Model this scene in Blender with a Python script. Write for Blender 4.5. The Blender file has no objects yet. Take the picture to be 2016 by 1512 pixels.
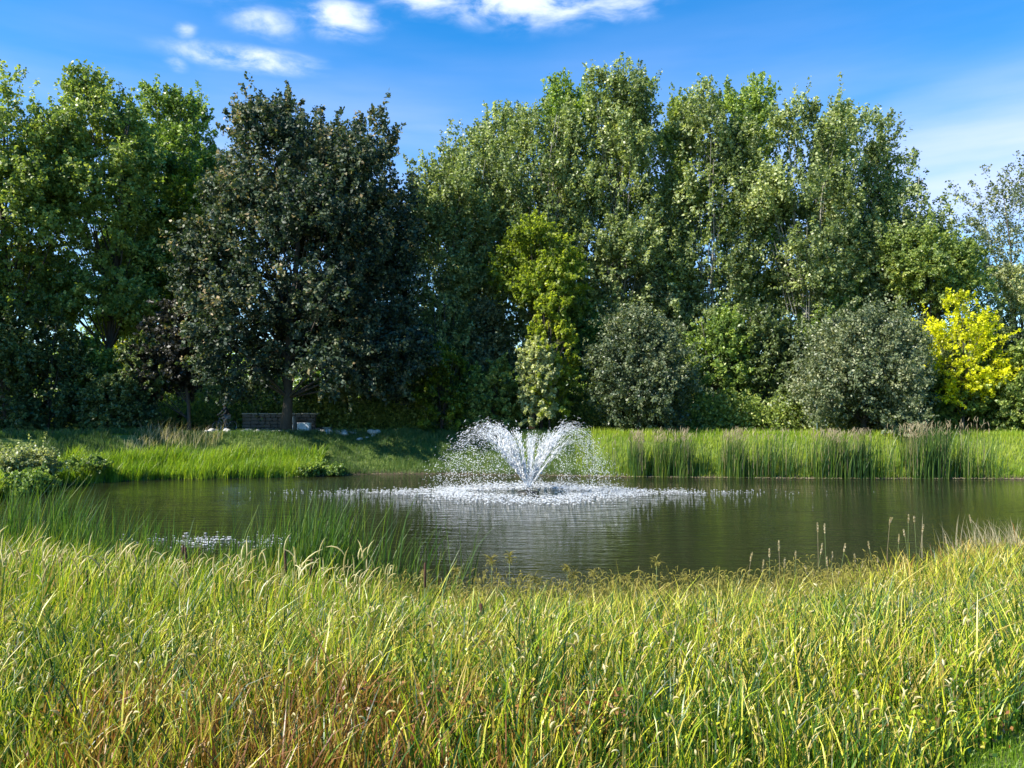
import bpy, bmesh, math, random
import numpy as np
from mathutils import Vector, Matrix
R = math.radians
rng = np.random.default_rng(7)
random.seed(7)
C = bpy.context.scene.collection
sc = bpy.context.scene

# ------------------------------------------------------------------ camera
F = 1582.0            # focal length in photo pixels (2016 wide)
CAMZ = 3.7            # eye height above the pond
cam_d = bpy.data.cameras.new("camera")
cam = bpy.data.objects.new("camera", cam_d); C.objects.link(cam)
cam.location = (0, 0, CAMZ)
cam.rotation_euler = (R(90 + 1.6), 0, 0)
cam_d.sensor_width = 36; cam_d.lens = F / 2016 * 36
cam_d.clip_start = 0.1; cam_d.clip_end = 3000
sc.camera = cam

# ------------------------------------------------------------------ light
SUN_DIR = Vector((-0.83, -0.36, 0.84)).normalized()
sun_el = math.asin(SUN_DIR.z)
sun_az = math.atan2(SUN_DIR.x, SUN_DIR.y)        # from +Y clockwise
sd = bpy.data.lights.new("sun", 'SUN'); sd.energy = 5.0; sd.angle = R(0.5); sd.color = (1, .94, .82)
so = bpy.data.objects.new("sun", sd); C.objects.link(so)
so.rotation_euler = SUN_DIR.to_track_quat('Z', 'Y').to_euler()
sc.view_settings.view_transform = 'Standard'
sc.view_settings.look = 'None'
sc.view_settings.exposure = 1.2
sc.view_settings.gamma = 1
sc.render.film_transparent = False
sc.cycles.max_bounces = 7
sc.cycles.diffuse_bounces = 3
sc.cycles.transmission_bounces = 4
sc.cycles.sample_clamp_indirect = 6

w = bpy.data.worlds.new("World"); sc.world = w; w.use_nodes = True
nt = w.node_tree; N = nt.nodes; L = nt.links; N.clear()
def nd(t, **k):
    n = N.new(t)
    for a, b in k.items(): setattr(n, a, b)
    return n
def mth(op, a, b=None, c=None):
    n = N.new('ShaderNodeMath'); n.operation = op
    for i, v in enumerate((a, b, c)):
        if v is None: continue
        if isinstance(v, (int, float)): n.inputs[i].default_value = v
        else: L.new(v, n.inputs[i])
    return n.outputs[0]
sky = nd('ShaderNodeTexSky', sky_type='NISHITA', sun_disc=False, sun_elevation=sun_el, sun_rotation=sun_az,
         altitude=200, air_density=1.0, dust_density=0.35, ozone_density=3.0)
hs = nd('ShaderNodeHueSaturation'); hs.inputs['Saturation'].default_value = 1.5; hs.inputs['Value'].default_value = 1.12
L.new(sky.outputs[0], hs.inputs['Color'])
tc = nd('ShaderNodeTexCoord'); sep = nd('ShaderNodeSeparateXYZ'); L.new(tc.outputs['Generated'], sep.inputs[0])
az = mth('ARCTAN2', sep.outputs[0], sep.outputs[1])
el = mth('ARCSINE', sep.outputs[2])
comb = nd('ShaderNodeCombineXYZ'); L.new(az, comb.inputs[0]); L.new(mth('MULTIPLY', el, 2.6), comb.inputs[1])
no = nd('ShaderNodeTexNoise'); no.inputs['Scale'].default_value = 14; no.inputs['Detail'].default_value = 8
no.inputs['Roughness'].default_value = .58; no.inputs['Distortion'].default_value = .35
L.new(comb.outputs[0], no.inputs['Vector'])
def ell(a0, e0, ra, re):
    x = mth('DIVIDE', mth('SUBTRACT', az, a0), ra); y = mth('DIVIDE', mth('SUBTRACT', el, e0), re)
    r2 = mth('ADD', mth('MULTIPLY', x, x), mth('MULTIPLY', y, y))
    return mth('EXPONENT', mth('MULTIPLY', r2, -1))
def sumc(lst):
    s = None
    for e in lst: s = e if s is None else mth('MAXIMUM', s, e)
    return s
def pa(px, py):
    u = (px - 1008) / F; v = (800 - py) / F
    return math.atan(u), math.atan(v / math.hypot(1, u))
cl = []
for (px, py, rw, rh, k) in [(660, 25, 90, 34, 1.0), (520, 35, 80, 30, .72), (480, 108, 125, 20, 1.3), (340, 118, 22, 15, .6), (1040, -6, 190, 42, 1.12),
                         (850, -10, 110, 30, .9), (1200, 0, 120, 30, .8), (300, -60, 200, 30, .8), (1500, -170, 300, 60, 1), (355, 50, 22, 16, .65)]:
    a, e = pa(px, py)
    cl.append(mth('MULTIPLY', ell(a, e, rw / F, rh / F), k))
m = sumc(cl)
m = mth('MULTIPLY', m, mth('ADD', mth('MULTIPLY', no.outputs[0], 3.0), -0.7))
mr = nd('ShaderNodeMapRange'); mr.interpolation_type = 'SMOOTHSTEP'
mr.inputs[1].default_value = .1; mr.inputs[2].default_value = 1.15; L.new(m, mr.inputs[0])
# thin cirrus veil, wider and fainter, towards the right and above the treetops
no2 = nd('ShaderNodeTexNoise'); no2.inputs['Scale'].default_value = 3.2; no2.inputs['Detail'].default_value = 6
comb2 = nd('ShaderNodeCombineXYZ'); L.new(az, comb2.inputs[0]); L.new(mth('MULTIPLY', el, 6), comb2.inputs[1]); L.new(comb2.outputs[0], no2.inputs['Vector'])
veil = []
for (px, py, rw, rh, k) in [(1950, 330, 420, 150, .95), (830, 250, 190, 28, .35), (1450, 420, 800, 260, .55), (500, 380, 800, 240, .5)]:
    a, e = pa(px, py); veil.append(mth('MULTIPLY', ell(a, e, rw / F, rh / F), k))
vm = mth('MULTIPLY', sumc(veil), mth('ADD', mth('MULTIPLY', no2.outputs[0], 1.3), .12))
vm = mth('MINIMUM', vm, .8)
mx0 = nd('ShaderNodeMixRGB'); L.new(vm, mx0.inputs[0]); L.new(hs.outputs[0], mx0.inputs[1]); mx0.inputs[2].default_value = (4.2, 4.6, 6.6, 1)
mx = nd('ShaderNodeMixRGB'); L.new(mth('MULTIPLY', mr.outputs[0], .85), mx.inputs[0]); L.new(mx0.outputs[0], mx.inputs[1]); mx.inputs[2].default_value = (5.3, 5.7, 7.0, 1)
bg = nd('ShaderNodeBackground'); bg.inputs[1].default_value = .1
L.new(mx.outputs[0], bg.inputs[0])
wo = nd('ShaderNodeOutputWorld'); L.new(bg.outputs[0], wo.inputs[0])

# ------------------------------------------------------------------ helpers
def tag(o, label=None, cat=None, group=None, kind=None):
    if label: o['label'] = label
    if cat: o['category'] = cat
    if group: o['group'] = group
    if kind: o['kind'] = kind
    return o
def empty(name, loc, label, cat, group=None, rz=0):
    o = bpy.data.objects.new(name, None); C.objects.link(o); o.location = loc; o.rotation_euler = (0, 0, rz)
    o.empty_display_size = .3
    return tag(o, label, cat, group)
def link(name, me, mat, parent=None):
    o = bpy.data.objects.new(name, me); C.objects.link(o)
    if mat is not None and not me.materials: me.materials.append(mat)
    if parent is not None: o.parent = parent
    return o
def np_mesh(name, V, Q, v=None, smooth=False):
    """mesh from vertex array and quad array, optional per-face float 'v'"""
    me = bpy.data.meshes.new(name)
    V = np.ascontiguousarray(V, dtype=np.float32); Q = np.ascontiguousarray(Q, dtype=np.int32)
    me.vertices.add(len(V)); me.vertices.foreach_set('co', V.ravel())
    k = Q.shape[1]
    me.loops.add(Q.size); me.loops.foreach_set('vertex_index', Q.ravel())
    me.polygons.add(len(Q)); me.polygons.foreach_set('loop_start', np.arange(0, Q.size, k, dtype=np.int32))
    if smooth: me.polygons.foreach_set('use_smooth', np.ones(len(Q), dtype=bool))
    if v is not None:
        a = me.attributes.new('v', 'FLOAT', 'FACE'); a.data.foreach_set('value', np.ascontiguousarray(v, dtype=np.float32))
    me.update(calc_edges=True)
    return me
def at(px, d): return (px - 1008) / F * d
def zt(py, d): return CAMZ - (py - 800) / F * d
def nz(x, y, s=1.0, seed=0.0):
    """cheap smooth noise about -1..1"""
    x = np.asarray(x) * s + seed * 3.1; y = np.asarray(y) * s - seed * 1.7
    return (np.sin(x * 1.7 + 1.3 * np.sin(y * 1.1 + .5)) + np.sin(y * 2.3 + 1.7 * np.sin(x * .9 + 2.1)) +
            .6 * np.sin((x + y) * 3.9 + 1.1) * np.sin((x - y) * 3.1 + .3)) / 2.6
def nz3(P, s, seed):
    x, y, z = (P * s).T
    return (np.sin(x * 1.9 + seed + 1.4 * np.sin(z * 1.3)) + np.sin(y * 2.1 + seed * 2 + 1.3 * np.sin(x * 1.2)) + np.sin(z * 2.3 + seed * 3 + 1.2 * np.sin(y * 1.5))) / 3

class MB:
    def __init__(s): s.V = []; s.Fc = []
    def add(s, vs, fs):
        b = len(s.V); s.V += [tuple(v) for v in vs]; s.Fc += [tuple(i + b for i in f) for f in fs]
    def tube(s, pts, rad, n=8, cap=True):
        pts = [Vector(p) for p in pts]; vs = []; fs = []
        if isinstance(rad, (int, float)): rad = [rad] * len(pts)
        up = Vector((.13, .21, 1))
        for i, p in enumerate(pts):
            t = (pts[min(i + 1, len(pts) - 1)] - pts[max(i - 1, 0)]).normalized()
            a = t.cross(up)
            if a.length < .2: a = t.cross(Vector((1, .1, 0)))
            a.normalize(); b = t.cross(a)
            for k in range(n):
                th = 2 * math.pi * k / n
                vs.append(p + rad[i] * (math.cos(th) * a + math.sin(th) * b))
        for i in range(len(pts) - 1):
            for k in range(n):
                fs.append((i * n + k, i * n + (k + 1) % n, (i + 1) * n + (k + 1) % n, (i + 1) * n + k))
        if cap: fs += [tuple(range(n))[::-1], tuple((len(pts) - 1) * n + k for k in range(n))]
        s.add(vs, fs)
    def box(s, c, d, rz=0, bev=.012):
        bm = bmesh.new(); bmesh.ops.create_cube(bm, size=1)
        bmesh.ops.scale(bm, vec=d, verts=bm.verts)
        if bev: bmesh.ops.bevel(bm, geom=bm.edges[:], offset=min(bev, min(d) * .3), segments=1, affect='EDGES')
        bmesh.ops.rotate(bm, cent=(0, 0, 0), matrix=Matrix.Rotation(rz, 3, 'Z'), verts=bm.verts)
        bm.verts.ensure_lookup_table()
        s.add([v.co + Vector(c) for v in bm.verts], [[v.index for v in f.verts] for f in bm.faces]); bm.free()
    def ball(s, c, r, sub=2, jit=0, seed=0):
        bm = bmesh.new(); bmesh.ops.create_icosphere(bm, subdivisions=sub, radius=1)
        if isinstance(r, (int, float)): r = (r, r, r)
        out = []
        for v in bm.verts:
            q = v.co.copy()
            if jit: q *= 1 + jit * (math.sin(q.x * 3.1 + seed) + math.sin(q.y * 4.3 + seed * 2) + math.sin(q.z * 3.7 + seed * 3)) / 2
            out.append((c[0] + q.x * r[0], c[1] + q.y * r[1], c[2] + q.z * r[2]))
        s.add(out, [[v.index for v in f.verts] for f in bm.faces]); bm.free()
    def torus(s, c, Rr, r, axis='Y', n=28, m_=8, a0=0, a1=2 * math.pi):
        pts = []
        full = abs(a1 - a0 - 2 * math.pi) < 1e-6
        for i in range(n + (0 if full else 1)):
            th = a0 + (a1 - a0) * i / n
            d = {'Y': (math.cos(th), 0, math.sin(th)), 'Z': (math.cos(th), math.sin(th), 0), 'X': (0, math.cos(th), math.sin(th))}[axis]
            pts.append(Vector(c) + Rr * Vector(d))
        if full: pts.append(pts[0])
        s.tube(pts, r, m_, cap=not full)
    def build(s, name, mat, parent=None, smooth=True):
        me = bpy.data.meshes.new(name); me.from_pydata(s.V, [], s.Fc); me.update()
        if smooth:
            for p in me.polygons: p.use_smooth = True
        return link(name, me, mat, parent)

# ------------------------------------------------------------------ materials
def newmat(name):
    m = bpy.data.materials.new(name); m.use_nodes = True
    return m, m.node_tree.nodes, m.node_tree.links, m.node_tree.nodes['Principled BSDF']
def flat(name, col, rough=.7, metal=0, bump=0, var=.25, scale=8):
    m, n, l, b = newmat(name)
    t = n.new('ShaderNodeTexNoise'); t.inputs['Scale'].default_value = scale; t.inputs['Detail'].default_value = 6
    tcn = n.new('ShaderNodeTexCoord'); l.new(tcn.outputs['Object'], t.inputs['Vector'])
    mx = n.new('ShaderNodeMixRGB'); l.new(t.outputs[0], mx.inputs[0])
    mx.inputs[1].default_value = (*[c * (1 - var) for c in col], 1); mx.inputs[2].default_value = (*[min(1, c * (1 + var)) for c in col], 1)
    l.new(mx.outputs[0], b.inputs['Base Color']); b.inputs['Roughness'].default_value = rough; b.inputs['Metallic'].default_value = metal
    if bump:
        bp = n.new('ShaderNodeBump'); bp.inputs['Strength'].default_value = bump; bp.inputs['Distance'].default_value = .05
        l.new(t.outputs[0], bp.inputs['Height']); l.new(bp.outputs[0], b.inputs['Normal'])
    return m
def leafmat(name, stops, trans=.34, rough=.45, spec=.5):
    """stops: [(pos,(r,g,b))] over the per-leaf value v"""
    m, n, l, b = newmat(name)
    a = n.new('ShaderNodeAttribute'); a.attribute_name = 'v'
    r = n.new('ShaderNodeValToRGB'); e = r.color_ramp.elements
    while len(e) < len(stops): e.new(.5)
    for i, (p, c) in enumerate(stops): e[i].position = p; e[i].color = (*c, 1)
    l.new(a.outputs['Fac'], r.inputs[0]); l.new(r.outputs[0], b.inputs['Base Color'])
    b.inputs['Roughness'].default_value = rough; b.inputs['Specular IOR Level'].default_value = spec
    t = n.new('ShaderNodeBsdfTranslucent')
    g = n.new('ShaderNodeMixRGB'); g.blend_type = 'MULTIPLY'; g.inputs[0].default_value = 1
    l.new(r.outputs[0], g.inputs[1]); g.inputs[2].default_value = (1.6, 1.7, .7, 1); l.new(g.outputs[0], t.inputs[0])
    ms = n.new('ShaderNodeMixShader'); ms.inputs[0].default_value = trans
    l.new(b.outputs[0], ms.inputs[1]); l.new(t.outputs[0], ms.inputs[2])
    l.new(ms.outputs[0], n['Material Output'].inputs[0])
    return m
bark = flat('bark', (.075, .062, .052), .9, 0, .6, .45, 5)
pale_bark = flat('pale_bark', (.2, .19, .165), .85, 0, .5, .4, 5)
def LMAT(nm, stops, **k): return leafmat(nm, [(p, (c[0] * 2.05, c[1] * 1.7, c[2] * 1.5)) for p, c in stops], **k)
LM = {
 'green':  LMAT('leaf_green', [(0, (0.030, 0.061, 0.019)), (.5, (0.081, 0.149, 0.034)), (1, (0.189, 0.270, 0.068))]),
 'mid':    LMAT('leaf_mid', [(0, (0.037, 0.069, 0.022)), (.5, (0.106, 0.169, 0.044)), (1, (0.237, 0.300, 0.094))]),
 'poplar': LMAT('leaf_poplar', [(0, (0.034, 0.060, 0.026)), (.5, (0.108, 0.162, 0.070)), (1, (0.276, 0.348, 0.192))]),
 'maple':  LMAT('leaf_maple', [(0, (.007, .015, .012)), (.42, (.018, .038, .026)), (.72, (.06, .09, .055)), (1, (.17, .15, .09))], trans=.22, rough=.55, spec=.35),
 'purple': LMAT('leaf_purple', [(0, (.008, .010, .010)), (.6, (.02, .024, .022)), (1, (.045, .05, .042))], trans=.2),
 'grey':   LMAT('leaf_grey', [(0, (0.024, 0.044, 0.024)), (.5, (0.068, 0.101, 0.055)), (1, (0.165, 0.204, 0.132))], trans=.25),
 'silver': LMAT('leaf_silver', [(0, (.07, .1, .05)), (.5, (.16, .21, .11)), (1, (.3, .36, .22))], trans=.35),
 'lime':   LMAT('leaf_lime', [(0, (.03, .055, .012)), (.5, (.1, .155, .02)), (1, (.2, .26, .04))], trans=.5),
 'yellow': LMAT('leaf_yellow', [(0, (.07, .09, .008)), (.5, (.27, .33, .012)), (1, (.43, .48, .03))], trans=.5),
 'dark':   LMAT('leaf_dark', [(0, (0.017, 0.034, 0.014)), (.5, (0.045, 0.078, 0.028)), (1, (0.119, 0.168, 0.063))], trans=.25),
}
grass_m = leafmat('grass_blades', [(0, (.01, .035, .006)), (.3, (.055, .135, .01)), (.48, (.3, .39, .012)), (.63, (.54, .54, .03)), (.78, (.46, .36, .08)), (.86, (.28, .14, .035)), (1, (.16, .055, .018))], trans=.24, rough=.4)
reed_m = leafmat('reed_blades', [(0, (0.024, 0.068, 0.014)), (.4, (0.080, 0.152, 0.024)), (.75, (0.208, 0.264, 0.032)), (1, (0.240, 0.192, 0.096))], trans=.4, rough=.4)
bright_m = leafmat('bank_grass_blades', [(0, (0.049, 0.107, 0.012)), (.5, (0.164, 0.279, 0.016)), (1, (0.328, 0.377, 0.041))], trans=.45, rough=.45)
shade_m = leafmat('shaded_grass_blades', [(0, (.03, .06, .016)), (.5, (.07, .13, .03)), (1, (.14, .2, .05))], trans=.35, rough=.5)  # darker copy of the grass, shade of the trees put into its colour
straw_m = leafmat('straw_heads', [(0, (0.234, 0.180, 0.054)), (.5, (0.468, 0.396, 0.180)), (1, (0.648, 0.594, 0.378))], trans=.35, rough=.6)
sedge_m = leafmat('sedge_heads', [(0, (.1, .1, .02)), (.5, (.27, .24, .045)), (1, (.46, .4, .1))], trans=.4, rough=.6)
tuft_m = leafmat('dry_heads', [(0, (.3, .24, .15)), (1, (.56, .48, .33))], trans=.35, rough=.6)
spike_m = flat('cattail_spike', (.065, .03, .015), .95, 0, .3, .3, 60)
mineral = flat('boulder_stone', (.42, .41, .39), .9, 0, .6, .4, 4)

# ------------------------------------------------------------------ terrain
SHORE = np.array([(-21.3, 33.4), (-21.6, 38.0), (-18.2, 40.6), (-14.6, 41.4), (-10.9, 42.4), (-8, 43.9), (-3.9, 44.3), (0.5, 43.2), (5.1, 42.4),
                  (10, 41.8), (15.4, 41.2), (21, 41.2), (27, 41.0), (30, 37), (26, 31), (19, 26), (13.5, 20.6), (8.3, 16.6), (4.6, 14.7), (1.5, 14.0),
                  (-2, 13.8), (-5, 14.6), (-8.5, 16.4), (-12.5, 19.2), (-17, 24.5)])
def shore_dist(X, Y):
    """signed distance to the shoreline, positive on land"""
    X = np.asarray(X, float); Y = np.asarray(Y, float)
    best = np.full(X.shape, 1e9); inside = np.zeros(X.shape, bool)
    n = len(SHORE)
    for i in range(n):
        ax, ay = SHORE[i]; bx, by = SHORE[(i + 1) % n]
        t = np.clip(((X - ax) * (bx - ax) + (Y - ay) * (by - ay)) / ((bx - ax) ** 2 + (by - ay) ** 2), 0, 1)
        best = np.minimum(best, np.hypot(X - ax - t * (bx - ax), Y - ay - t * (by - ay)))
        c = ((ay > Y) != (by > Y)) & (X < (bx - ax) * (Y - ay) / (by - ay + 1e-12) + ax)
        inside ^= c
    d = np.where(inside, -best, best)
    return d + .22 * nz(X, Y, .9, 1) + .1 * nz(X, Y, 3.1, 2)
def ground(X, Y):
    X = np.asarray(X, float); Y = np.asarray(Y, float)
    s = shore_dist(X, Y)
    wdt = np.clip(10.5 - np.clip((Y - 20) / 16, 0, 1) * 6.0, 3, 12)
    t = np.clip(s / wdt, 0, 1)
    up = 2.04 * (0.45 * t + 0.55 * t * t * (3 - 2 * t)) + .12 * np.clip(s, 0, .5)
    far = np.clip((np.hypot(X, Y) - 75) / 200, 0, 1)
    up = up + .04 * nz(X, Y, .5, 4) * np.clip(s, 0, 1) + far * (1 + nz(X, Y, .02, 3)) * 1.5
    return np.where(s > 0, up, np.maximum(s * .35, -1.2))
def axis(a, b, fine, coarse, lim):
    mid = np.arange(a, b, fine); k = []; x = b; st = fine
    while x < lim: k.append(x); st *= coarse; x += st
    k = np.array(k); lo = a - (k - b) - fine
    return np.concatenate([lo[::-1], mid, k])
gx = axis(-30, 34, .35, 1.16, 1600); gy = axis(-2, 60, .3, 1.16, 1600)
GX, GY = np.meshgrid(gx, gy); GZ = ground(GX.ravel(), GY.ravel())
nx, ny = len(gx), len(gy)
idx = np.arange(nx * ny).reshape(ny, nx)
Q = np.stack([idx[:-1, :-1].ravel(), idx[:-1, 1:].ravel(), idx[1:, 1:].ravel(), idx[1:, :-1].ravel()], 1)
me = np_mesh('ground', np.stack([GX.ravel(), GY.ravel(), GZ], 1), Q, smooth=True)
gm, n, l, b = newmat('ground_turf')
tcn = n.new('ShaderNodeTexCoord'); t1 = n.new('ShaderNodeTexNoise'); t1.inputs['Scale'].default_value = .5; t1.inputs['Detail'].default_value = 8
t2 = n.new('ShaderNodeTexNoise'); t2.inputs['Scale'].default_value = 14; t2.inputs['Detail'].default_value = 8; t2.inputs['Roughness'].default_value = .7
l.new(tcn.outputs['Object'], t1.inputs[0]); l.new(tcn.outputs['Object'], t2.inputs[0])
r1 = n.new('ShaderNodeValToRGB'); e = r1.color_ramp.elements
e[0].position = .3; e[0].color = (.045, .075, .015, 1); e[1].position = .7; e[1].color = (.14, .2, .025, 1)
l.new(t2.outputs[0], r1.inputs[0])
r2 = n.new('ShaderNodeMixRGB'); r2.blend_type = 'MIX'; r2.inputs[2].default_value = (.16, .19, .035, 1)
mrr = n.new('ShaderNodeMapRange'); mrr.inputs[1].default_value = .4; mrr.inputs[2].default_value = .7; mrr.inputs[4].default_value = .6
l.new(t1.outputs[0], mrr.inputs[0]); l.new(mrr.outputs[0], r2.inputs[0]); l.new(r1.outputs[0], r2.inputs[1])
# bare mud where the ground meets the water
gs = n.new('ShaderNodeSeparateXYZ'); l.new(tcn.outputs['Object'], gs.inputs[0])
mr3 = n.new('ShaderNodeMapRange'); mr3.inputs[1].default_value = .28; mr3.inputs[2].default_value = .05; l.new(gs.outputs[2], mr3.inputs[0])
r3 = n.new('ShaderNodeMixRGB'); l.new(mr3.outputs[0], r3.inputs[0]); l.new(r2.outputs[0], r3.inputs[1]); r3.inputs[2].default_value = (.07, .05, .03, 1)
l.new(r3.outputs[0], b.inputs['Base Color']); b.inputs['Roughness'].default_value = .95
bp = n.new('ShaderNodeBump'); bp.inputs['Strength'].default_value = .7; bp.inputs['Distance'].default_value = .06
l.new(t2.outputs[0], bp.inputs['Height']); l.new(bp.outputs[0], b.inputs['Normal'])
tag(link('ground', me, gm), kind='structure', label='grassy ground around the pond')

# water
wx = np.linspace(-26, 34, 61); wy = np.linspace(11, 48, 38); WX, WY = np.meshgrid(wx, wy)
ii = np.arange(WX.size).reshape(WX.shape)
Qw = np.stack([ii[:-1, :-1].ravel(), ii[:-1, 1:].ravel(), ii[1:, 1:].ravel(), ii[1:, :-1].ravel()], 1)
wm, n, l, b = newmat('pond_water')
b.inputs['Base Color'].default_value = (.014, .017, .007, 1); b.inputs['Roughness'].default_value = .03; b.inputs['IOR'].default_value = 1.33
tcn = n.new('ShaderNodeTexCoord')
def wnoise(sx, sy, scale, det, dist=0.0):
    mp = n.new('ShaderNodeMapping'); mp.inputs['Scale'].default_value = (sx, sy, 1); l.new(tcn.outputs['Object'], mp.inputs[0])
    t = n.new('ShaderNodeTexNoise'); t.inputs['Scale'].default_value = scale; t.inputs['Detail'].default_value = det; t.inputs['Distortion'].default_value = dist
    l.new(mp.outputs[0], t.inputs[0]); return t.outputs[0]
na = wnoise(.42, 1.5, 2.0, 3, .4); nb = wnoise(.5, 1.5, 6.5, 3, .3); nc = wnoise(.12, .2, 1.2, 2)
# rings of ripples spreading from the fountain
vm_ = n.new('ShaderNodeVectorMath'); vm_.operation = 'DISTANCE'; l.new(tcn.outputs['Object'], vm_.inputs[0]); vm_.inputs[1].default_value = (.7, 34.8, 0)
def wm_(op, a, b_=None):
    q = n.new('ShaderNodeMath'); q.operation = op
    for i, v in enumerate((a, b_)):
        if v is None: continue
        if isinstance(v, (int, float)): q.inputs[i].default_value = v
        else: l.new(v, q.inputs[i])
    return q.outputs[0]
dist = vm_.outputs['Value']
ring = wm_('SINE', wm_('MULTIPLY', wm_('ADD', dist, wm_('MULTIPLY', na, 1.2)), 9.0))
fall = wm_('DIVIDE', 1.0, wm_('ADD', 1.0, wm_('MULTIPLY', wm_('MULTIPLY', dist, dist), .012)))
ring = wm_('MULTIPLY', wm_('MULTIPLY', ring, fall), .1)
amp = wm_('MULTIPLY', wm_('ADD', .45, wm_('MULTIPLY', fall, 3.0)), wm_('ADD', .2, wm_('MULTIPLY', nc, 1.6)))
hgt = wm_('ADD', wm_('MULTIPLY', wm_('ADD', wm_('MULTIPLY', na, 1.0), wm_('MULTIPLY', nb, .42)), amp), wm_('ADD', ring, wm_('MULTIPLY', nc, 1.2)))
bp = n.new('ShaderNodeBump'); bp.inputs['Strength'].default_value = .8; bp.inputs['Distance'].default_value = .034
l.new(hgt, bp.inputs['Height']); l.new(bp.outputs[0], b.inputs['Normal'])
tag(link('water', np_mesh('water', np.stack([WX.ravel(), WY.ravel(), WX.ravel() * 0], 1), Qw, smooth=True), wm), kind='structure', label='dark rippled pond water')

# gravel path along the far bank
def gz(x, y): return float(ground(np.array([x]), np.array([y]))[0])
pv = []; xs = np.linspace(-60, 70, 160)
for x in xs:
    yc = 50.6 + .9 * math.sin(x * .07 + .5)
    for o_ in (-.9, -.3, .3, .9): pv.append((x, yc + o_, gz(x, yc + o_) + .012))
pq = [(i * 4 + j, (i + 1) * 4 + j, (i + 1) * 4 + j + 1, i * 4 + j + 1) for i in range(len(xs) - 1) for j in range(3)]
tag(link('path', np_mesh('path', np.array(pv), np.array(pq), smooth=True), flat('path_gravel', (.42, .38, .33), .95, 0, .4, .2, 20)), kind='structure', label='pale gravel path along the far bank')

# ------------------------------------------------------------------ vegetation generators
def leaves(P, D, size, v, rg, flat_up=.5):
    """one folded diamond per leaf; P centres, D preferred outward direction"""
    n = len(P)
    ax = rg.normal(size=(n, 3)) + D * .6; ax[:, 2] -= .35
    ax /= np.linalg.norm(ax, axis=1, keepdims=True) + 1e-9
    nn = rg.normal(size=(n, 3)); nn[:, 2] += flat_up * .6; nn += D * .5
    sd_ = np.cross(ax, nn); sd_ /= np.linalg.norm(sd_, axis=1, keepdims=True) + 1e-9
    up = np.cross(sd_, ax)
    s = (size * rg.uniform(.65, 1.3, n))[:, None]
    V = np.empty((n, 4, 3), np.float32)
    V[:, 0] = P - ax * s * .5; V[:, 2] = P + ax * s * .5 - up * s * .12
    V[:, 1] = P + sd_ * s * .32 + up * s * .07; V[:, 3] = P - sd_ * s * .32 + up * s * .07
    return V.reshape(-1, 3), np.arange(n * 4).reshape(n, 4), v

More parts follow.
